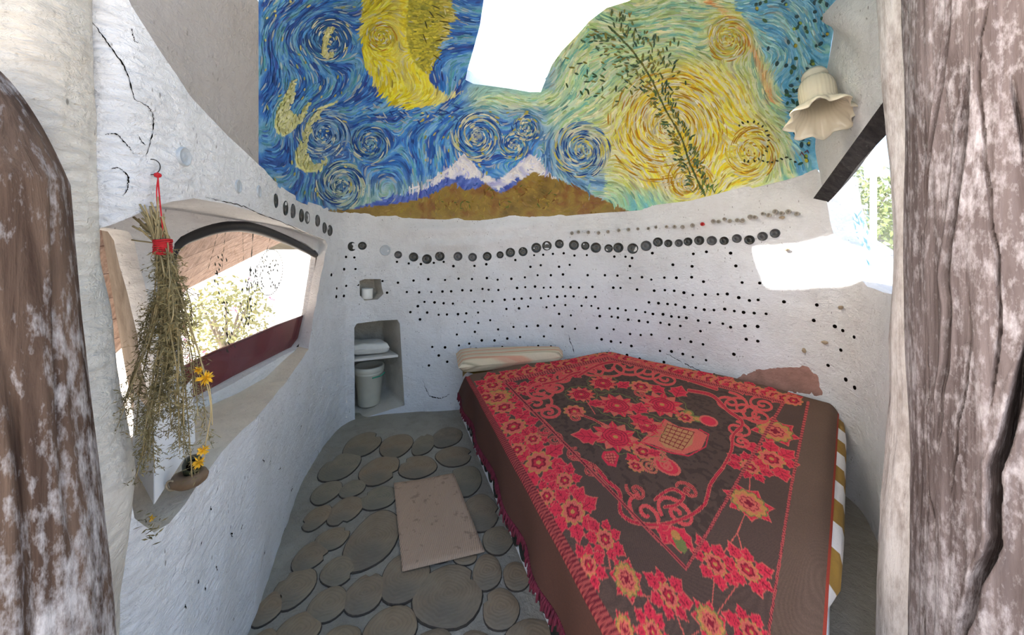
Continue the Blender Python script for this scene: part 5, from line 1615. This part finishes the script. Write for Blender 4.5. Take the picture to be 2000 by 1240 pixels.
# ------------------------------------------------------------------ niche: shelf, folded towel, bucket; cup above
ND = np.array([-.62, .78])
def npt(px, into): 
    d = float(D(px)); return np.array([(px - CX) / F * d, d]) + ND * into
zs = H - (698 - CY) / F * 3.1
q = [npt(690, .02), npt(777, -.01), npt(777, .38), npt(690, .38)]
mb = MB(); mb.hexa([(*p, zs - .012 + (.016 if i in (1, 2) else 0)) for i, p in enumerate(q)] + [(*p, zs + .010 + (.016 if i in (1, 2) else 0)) for i, p in enumerate(q)])
o = mb.build('niche_shelf', M['board'], smooth=False, bevel=.004); tag(o, 'thin white wooden shelf board inside the tall niche', 'shelf')
tw_ = cushion('folded_towel', [npt(690, .05), npt(764, .03), npt(764, .26), npt(690, .30)], zs + .028, zs + .128, M['towel'], pw=.33, wr=.012, seed=9)
tag(tw_, 'white folded towel lying on the niche shelf', 'towel')
bc_ = npt(735, .20)
bz = .035
bk = empty('bucket', (bc_[0], bc_[1], bz)); tag(bk, 'ivory plastic bucket with lid standing under the shelf', 'bucket')
mb = MB(); mb.lathe([(.0, .004), (.088, .0), (.094, .01), (.118, .275), (.124, .28), (.124, .292), (.120, .30)], (bc_[0], bc_[1], bz), 32)
mb.build('bucket_body', M['bucket'], bk)
mb = MB(); mb.lathe([(.126, .300), (.129, .304), (.129, .338), (.124, .345), (.112, .347), (.108, .340), (.0, .340)], (bc_[0], bc_[1], bz), 32)
mb.build('lid', M['bucket'], bk)
mb = MB(); hp = Vector((bc_[0] + .105, bc_[1] - .07, bz + .265))
mb.tube(smooth_open([hp + Vector((-.035, -.035, .0)), hp, hp + Vector((.03, .0, .012)), hp + Vector((.05, .03, .03))], 4), .0055, 8)
o = mb.build('handle_grip', M['greenplastic'], bk); o['label'] = 'green plastic handle'
cz = H - (586 - CY) / F * float(D(722)); cp = npt(721, .055)
mb = MB(); mb.lathe([(.0, .003), (.044, .0), (.046, .004), (.0475, .086), (.045, .088), (.0435, .084), (.042, .012), (0, .010)], (cp[0], cp[1], cz + .006), 28)
o = mb.build('cup', M['cup']); tag(o, 'small white cup standing in the little niche', 'cup')

# ------------------------------------------------------------------ frilled lamp shade
lt = Vector(P(1592, 158, 1.84)); la = Vector((-.22, -.38, -.82)).normalized()
lamp = empty('wall_lamp', tuple(lt)); tag(lamp, 'ivory frilled glass lamp shade hanging beside the mural', 'lamp')
m, nt, b = nodemat('ivory pressed glass')
b.inputs['Base Color'].default_value = (.72, .66, .52, 1); b.inputs['Roughness'].default_value = .25
b.inputs['Subsurface Weight'].default_value = .15; b.inputs['Subsurface Radius'].default_value = (.03, .025, .02)
bump(nt, b, [(noise(nt, coords(nt), 60), .15, .003)])
M['shade'] = m
def frill(an, i):
    k_ = max(0, i - 7) / 5
    return 1 + .012 * math.cos(28 * an) + k_ * .13 * math.cos(8 * an) * min(1, k_ * 1.4)
mb = MB()
pr = [(.030, -.005), (.060, .0), (.080, .018), (.090, .045), (.094, .09), (.092, .14), (.090, .175), (.096, .200), (.112, .222), (.130, .240), (.146, .258), (.158, .278), (.166, .300)]
pr = [(a * .80, b2 * .9) for a, b2 in pr]
mb.lathe(pr, lt, 112, axis=la, wob=frill)
o = mb.build('shade', M['shade'], lamp)
so_ = o.modifiers.new('thickness', 'SOLIDIFY'); so_.thickness = .004
mb = MB(); mb.lathe([(.0, -.05), (.05, -.05), (.055, -.03), (.034, -.012), (.032, .012), (.0, .012)], lt, 24, axis=la)
mb.build('wall_fitting', M['bucket'], lamp)
mb = MB(); mb.lathe([(.014, .01), (.018, .03), (.030, .06), (.034, .085), (.026, .11), (.0, .118)], lt, 16, axis=la)
mb.build('bulb', M['cup'], lamp)

# ------------------------------------------------------------------ bunch of dried herbs
hb = empty('dried_herb_bunch', tuple(P(318, 500, .845))); tag(hb, 'bunch of dried herbs tied with red yarn hanging at the window', 'herbs')
tie = P(318, 482, .845)
mbS, mbL = MB(), MB()
rnd = random.Random(5)
tips = []
def hp_(px, py, d): return P(px, py, d)
for k_ in range(54):
    u_ = rnd.gauss(0, 1)
    top = hp_(286 + 24 * rnd.gauss(0, .75) + 6, 430 + rnd.gauss(0, 22), .845 + rnd.gauss(0, .012))
    tx = 338 + 40 * rnd.gauss(0, 1); ty = rnd.uniform(600, 940)
    tx = tx + (ty - 640) * (-.14) + rnd.gauss(0, 14)
    a0 = tie + np.array([rnd.gauss(0, .007), rnd.gauss(0, .007), 0])
    a1 = hp_(322 + (tx - 322) * .35 + rnd.gauss(0, 5) + 10, 482 + (ty - 482) * .38, .84 + rnd.gauss(0, .02))
    a2 = hp_(322 + (tx - 322) * .75 + rnd.gauss(0, 8) + 6, 482 + (ty - 482) * .72, .835 + rnd.gauss(0, .03))
    a3 = hp_(tx, ty, .83 + rnd.gauss(0, .04))
    pts = smooth_open([top, a0, a1, a2, a3], 5)
    r0 = rnd.uniform(.0011, .0021)
    mbS.tube(pts, np.linspace(r0 * 1.3, r0 * .5, len(pts)).tolist(), 5)
    tips.append(pts)
def spray(mb, p, dirv, l, w):
    d_ = np.array(dirv) / (np.linalg.norm(dirv) + 1e-9)
    s_ = np.cross(d_, [rnd.gauss(0, 1), rnd.gauss(0, 1), rnd.gauss(0, 1)]); s_ /= np.linalg.norm(s_) + 1e-9
    mb.add([p, p + d_ * l * .5 + s_ * w, p + d_ * l, p + d_ * l * .5 - s_ * w], [(0, 1, 2, 3)])
for pts in tips:
    n = len(pts)
    for i in range(6, n):
        for q in range(1 + int(7 * (i / n) ** 1.6)):
            t = rnd.random()
            p = np.array(pts[i - 1]) * (1 - t) + np.array(pts[i]) * t
            # twig with needle leaves
            dv = np.array([rnd.gauss(0, 1), rnd.gauss(0, .7), -.9 + rnd.gauss(0, .7)])
            l_ = rnd.uniform(.012, .034)
            e = p + dv / np.linalg.norm(dv) * l_
            spray(mbL, p, e - p, l_, .0007)
            for w_ in range(4):
                tt = rnd.uniform(.3, 1); spray(mbL, p + (e - p) * tt, dv + np.array([rnd.gauss(0, 1.2), rnd.gauss(0, 1.2), rnd.gauss(0, 1.2)]), rnd.uniform(.006, .013), .0011)
mbS.build('stems', M['stem'], hb)
o = mbL.build('dry_leaves', M['leaf_dry'], hb, smooth=False); tag(o, 'dull green and brown dry needle leaves', kind='stuff')
mb = MB()
for k_ in range(9):
    zc = tie[2] - .016 + .004 * k_
    mb.tube([(tie[0] + (.0155 + .001 * math.sin(k_ * 2)) * math.cos(t), tie[1] + .0155 * math.sin(t), zc + .0012 * math.sin(2 * t + k_)) for t in np.linspace(0, 2 * math.pi, 17)], .0024, 5, cap=False)
mb.build('yarn_wrap', M['red_yarn'], hb)
mb = MB(); hook = P(308, 342, .86)
mb.tube(smooth_open([tie + np.array([0, 0, .01]), P(317, 440, .845), P(312, 390, .85), hook], 6), .0016, 6)
mb.tube(smooth_open([P(314, 470, .84), P(308, 412, .845), P(306, 372, .85), hook + np.array([.002, 0, 0])], 6), .0014, 6)
mb.lathe([(.0, -.007), (.006, -.004), (.0075, 0), (.006, .004), (0, .007)], hook, 10)
mb.build('hanging_yarn', M['red_yarn'], hb)
mb = MB()
cyl = [P(296 + 17 * math.cos(t), 326 + 15 * math.sin(t), .862 + .01 * math.cos(t)) for t in np.linspace(0, 2 * math.pi, 26)]
mb.tube(cyl, .0011, 6)
mb.tube(smooth_open([P(283, 318, .865), P(297, 265, .872), P(300, 225, .878), P(285, 195, .876), P(262, 150, .872)], 5), .0011, 6)
hk = mb.build('wire_hook', M['wire']); tag(hk, 'thin wire loop fixed above the herb bunch', 'hook')
def bloom(mb, c, r, n=34):
    for k_ in range(n):
        d_ = np.array([rnd.gauss(0, 1), rnd.gauss(0, 1), rnd.gauss(-.3, 1)]); d_ /= np.linalg.norm(d_)
        s_ = np.cross(d_, [rnd.gauss(0, 1), rnd.gauss(0, 1), rnd.gauss(0, 1)]); s_ /= np.linalg.norm(s_)
        l_ = r * rnd.uniform(.6, 1.1)
        mb.add([c, c + d_ * l_ * .6 + s_ * r * .12, c + d_ * l_, c + d_ * l_ * .6 - s_ * r * .12], [(0, 1, 2, 3)])
for (px, py, d, r) in ((402, 738, .80, .022), (388, 722, .81, .013), (398, 878, .79, .016), (388, 902, .79, .018)):
    mb = MB(); bloom(mb, P(px, py, d), r * .85, 70); mb.build('yellow_flower', M['yellow_petal'], hb, smooth=False)
mb = MB()
mb.tube(smooth_open([tie, P(345, 560, .82), P(380, 660, .81), P(400, 735, .80), P(412, 800, .795), P(400, 875, .79)], 5), .0012, 5)
mb.tube(smooth_open([tie, P(352, 580, .83), P(388, 690, .81), P(410, 760, .80), P(415, 830, .79)], 5), .001, 5)
mb.build('flower_stalks', M['stem'], hb)

# things on the sill
def sill_z(px, py): return .79
ob = on_z(370, 948, .786)
fig = empty('clay_whistle', tuple(ob)); tag(fig, 'small brown clay pot with round openings on the sill', 'ornament')
mb = MB(); mb.lathe([(0, 0), (.026, .001), (.036, .010), (.039, .022), (.034, .034), (.024, .038), (.020, .034), (.0, .030)], ob, 22, wob=lambda a, i: 1 + .08 * math.cos(2 * a + .6))
mb.build('pot_body', M['brownclay'], fig)
mb = MB(); mb.lathe([(.018, .030), (.022, .044), (.022, .060), (.016, .074), (.006, .078), (0, .078)], ob + np.array([.001, .008, 0]), 16); mb.build('glazed_neck', M['darkgreen'], fig)
mb = MB(); mb.tube([ob + np.array([.014, .0, .060]), ob + np.array([.023, -.018, .066])], [.013, .013], 14); mb.build('dark_opening', M['hole'], fig)
mb = MB(); mb.tube([tuple(ob + np.array([-.022 + .013 * math.cos(t), -.030, .020 + .013 * math.sin(t)])) for t in np.linspace(0, 6.28, 18)], .003, 6); mb.build('pale_ring', M['shell'], fig)
cd = MB()
k0, k1, k2 = on_z(300, 985, .797), on_z(380, 862, .797), on_z(258, 905, .797)
for a, b2 in ((k0, k1), (k0, k2)):
    up_ = np.array([-.10, .10, .17]); th_ = np.array([.0, .003, 0])
    cd.hexa([a, b2, b2 + th_, a + th_, a + up_ * 1.0, b2 + up_, b2 + up_ + th_, a + up_ + th_])
o = cd.build('white_card', M['card'], smooth=False); tag(o, 'folded white card leaning on the sill behind the herbs', 'card')
mb = MB()
p0 = on_z(292, 1048, .775)
for k_ in range(36):
    p = on_z(292 + rnd.gauss(0, 9), 1030 + rnd.gauss(0, 16), .798); spray(mb, p, [rnd.gauss(0, 1), rnd.gauss(0, 1), .1], rnd.uniform(.008, .02), .002)
spg = empty('fallen_sprig', tuple(on_z(295, 1030, .79))); tag(spg, 'fallen herb sprig with yellow flower on the sill edge', 'sprig')
mb.build('dry_leaves', M['leaf_dry'], spg, smooth=False)
mb = MB(); bloom(mb, on_z(295, 1012, .80), .009, 26); mb.build('yellow_flower', M['yellow_petal'], spg, smooth=False)

# ------------------------------------------------------------------ outside
gnd = MB(); gnd.add([(-150, -150, -.09), (150, -150, -.09), (150, 150, -.09), (-150, 150, -.09)], [(0, 1, 2, 3)])
o = gnd.build('ground', M['sand'], smooth=False); tag(o, 'pale sunlit earth outside the windows', 'ground', kind='structure')
# slatted shade roof outside the left window
sr = empty('shade_roof', (-2.0, 2.5, 2.2)); tag(sr, 'brown plank shade roof sloping down outside the left window', 'roof')
lowE = [np.array([-2.10, -.6, .45]), P(215, 700, 2.1), P(370, 562, 3.0), P(560, 468, 4.6), np.array([-3.0, 6.2, 1.75])]
hiE = [np.array([-1.42, -.6, 2.35]), np.array([-1.42, 2.1, 2.30]), np.array([-1.42, 3.0, 2.35]), np.array([-1.45, 4.6, 2.45]), np.array([-1.5, 6.2, 2.5])]
nb = 11
for k_ in range(nb):
    t0, t1 = k_ / nb, (k_ + .97) / nb
    mb = MB()
    for i in range(4):
        A = [lowE[i] * (1 - t) + hiE[i] * t for t in (t0, t1)]; B = [lowE[i + 1] * (1 - t) + hiE[i + 1] * t for t in (t0, t1)]
        th_ = np.array([-.015, 0, .02])
        mb.hexa([A[0], B[0], B[1], A[1], A[0] + th_, B[0] + th_, B[1] + th_, A[1] + th_])
    mb.build('plank', M['plank'], sr, smooth=False)
def rpo(TH, Z): return .058 * (1 + .10 * cyl_noise(TH, Z, 1.2, 2, 3, 33)) + .003 * cyl_noise(TH, Z, 6, 3, 2, 34)
tp, bt = P(238, 430, 1.40), P(318, 900, 1.52)
dz = (bt - tp) / (bt[2] - tp[2])
ax0 = tp + dz * (-.1 - tp[2]); ax1 = tp + dz * (2.25 - tp[2])
o = column('shade_roof_post', [tuple(ax0), tuple(ax1)], rpo, M['oldpost'], 60, 40); tag(o, 'grey weathered wooden post outside the narrow gap', 'post')
def leaf_mat(name, col):
    m, nt, b = nodemat(name)
    v = coords(nt)
    c = mix(nt, noise(nt, v, 3), tuple(x * .5 for x in col), col)
    nt.links.new(c, b.inputs['Base Color']); b.inputs['Roughness'].default_value = .6
    return m
M['leafA'] = leaf_mat('pale leaves', (.42, .42, .16)); M['leafB'] = leaf_mat('green leaves', (.16, .22, .07)); M['leafC'] = leaf_mat('blue green leaves', (.14, .22, .16))
def foliage(mb, c, rx, rz, n, s, m=0, seed=0):
    r = np.random.default_rng(seed)
    for _ in range(n):
        d_ = r.normal(size=3); d_ /= np.linalg.norm(d_); q = r.uniform(.45, 1.0)
        p = np.array(c) + d_ * np.array([rx, rx, rz]) * q
        a = r.normal(size=3); a /= np.linalg.norm(a); b2 = np.cross(a, r.normal(size=3)); b2 /= np.linalg.norm(b2)
        mb.add([p - a * s, p + b2 * s * .45, p + a * s, p - b2 * s * .45], [(0, 1, 2, 3)], m)
def shrub(name, label, base, rx, h, n, s, mat, flowers=0, seed=0, trunk_h=0.0):
    e = empty(name, tuple(base)); tag(e, label, 'tree' if trunk_h else 'shrub')
    mb = MB(); foliage(mb, np.array(base) + [0, 0, trunk_h + h / 2], rx, h / 2, n, s, 0, seed)
    tag(mb.build('foliage', mat, e, smooth=False), kind='stuff')
    mb = MB()
    for k_ in range(5): 
        a = k_ * 1.25 + seed; mb.tube([base, np.array(base) + [.08 * rx * math.cos(a), .08 * rx * math.sin(a), trunk_h + h * .2], np.array(base) + [.5 * rx * math.cos(a), .5 * rx * math.sin(a), trunk_h + h * .7]], [.04 + .02 * (trunk_h > 0), .03, .01], 6)
    mb.build('branches', M['oldpost'], e)
    if flowers:
        r = np.random.default_rng(seed + 9); mb = MB()
        for _ in range(flowers):
            d_ = r.normal(size=3); d_ /= np.linalg.norm(d_); bloom(mb, np.array(base) + [0, 0, trunk_h + h / 2] + d_ * [rx, rx, h / 2], .05, 8)
        tag(mb.build('pink_flowers', M['pinkflower'], e, smooth=False), 'pink flowers', kind='stuff')
shrub('flowering_shrub', 'pale shrub with pink flowers outside the arched window', (-3.75, 4.7, -.09), .55, 1.15, 1500, .035, M['leafA'], 26, 1)
shrub('flowering_shrub', 'low shrub with pink blooms beside the narrow gap outside', (-1.95, 1.62, -.09), .28, .55, 500, .03, M['leafB'], 30, 2)
shrub('garden_tree', 'bushy green tree filling the right window', (6.6, 7.2, -.09), 1.3, 2.3, 3200, .06, M['leafB'], 0, 3, .9)
shrub('garden_tree', 'blue green tree low beside the dark slanting beam', (4.7, 5.7, -.09), .65, 1.4, 1900, .045, M['leafC'], 0, 4, .7)
shrub('garden_shrub', 'pale yellow shrub low behind the right window sill', (3.6, 3.7, -.09), .55, 1.2, 1500, .035, M['leafA'], 0, 5)
mb = MB(); pp_ = P(1706, 480, 4.4)
gp = empty('garden_post', (pp_[0], pp_[1], -.09)); tag(gp, 'white garden post with square board seen through the right window', 'post')
mb.tube([(pp_[0], pp_[1], -.09), (pp_[0], pp_[1], 2.3)], .032, 10); mb.build('pole', M['cup'], gp)
mb = MB(); mb.box(pp_[0] - .09, pp_[0] + .09, pp_[1] - .03, pp_[1] + .03, 2.3, 2.62); mb.build('board', M['cup'], gp, smooth=False, bevel=.01)
mb = MB(); mb.box(-9.5, -3.2, 8.6, 8.8, -.09, 1.0); o = mb.build('garden_wall', M['white'], smooth=False, bevel=.02); tag(o, 'low white garden wall across the sunny yard', 'wall')
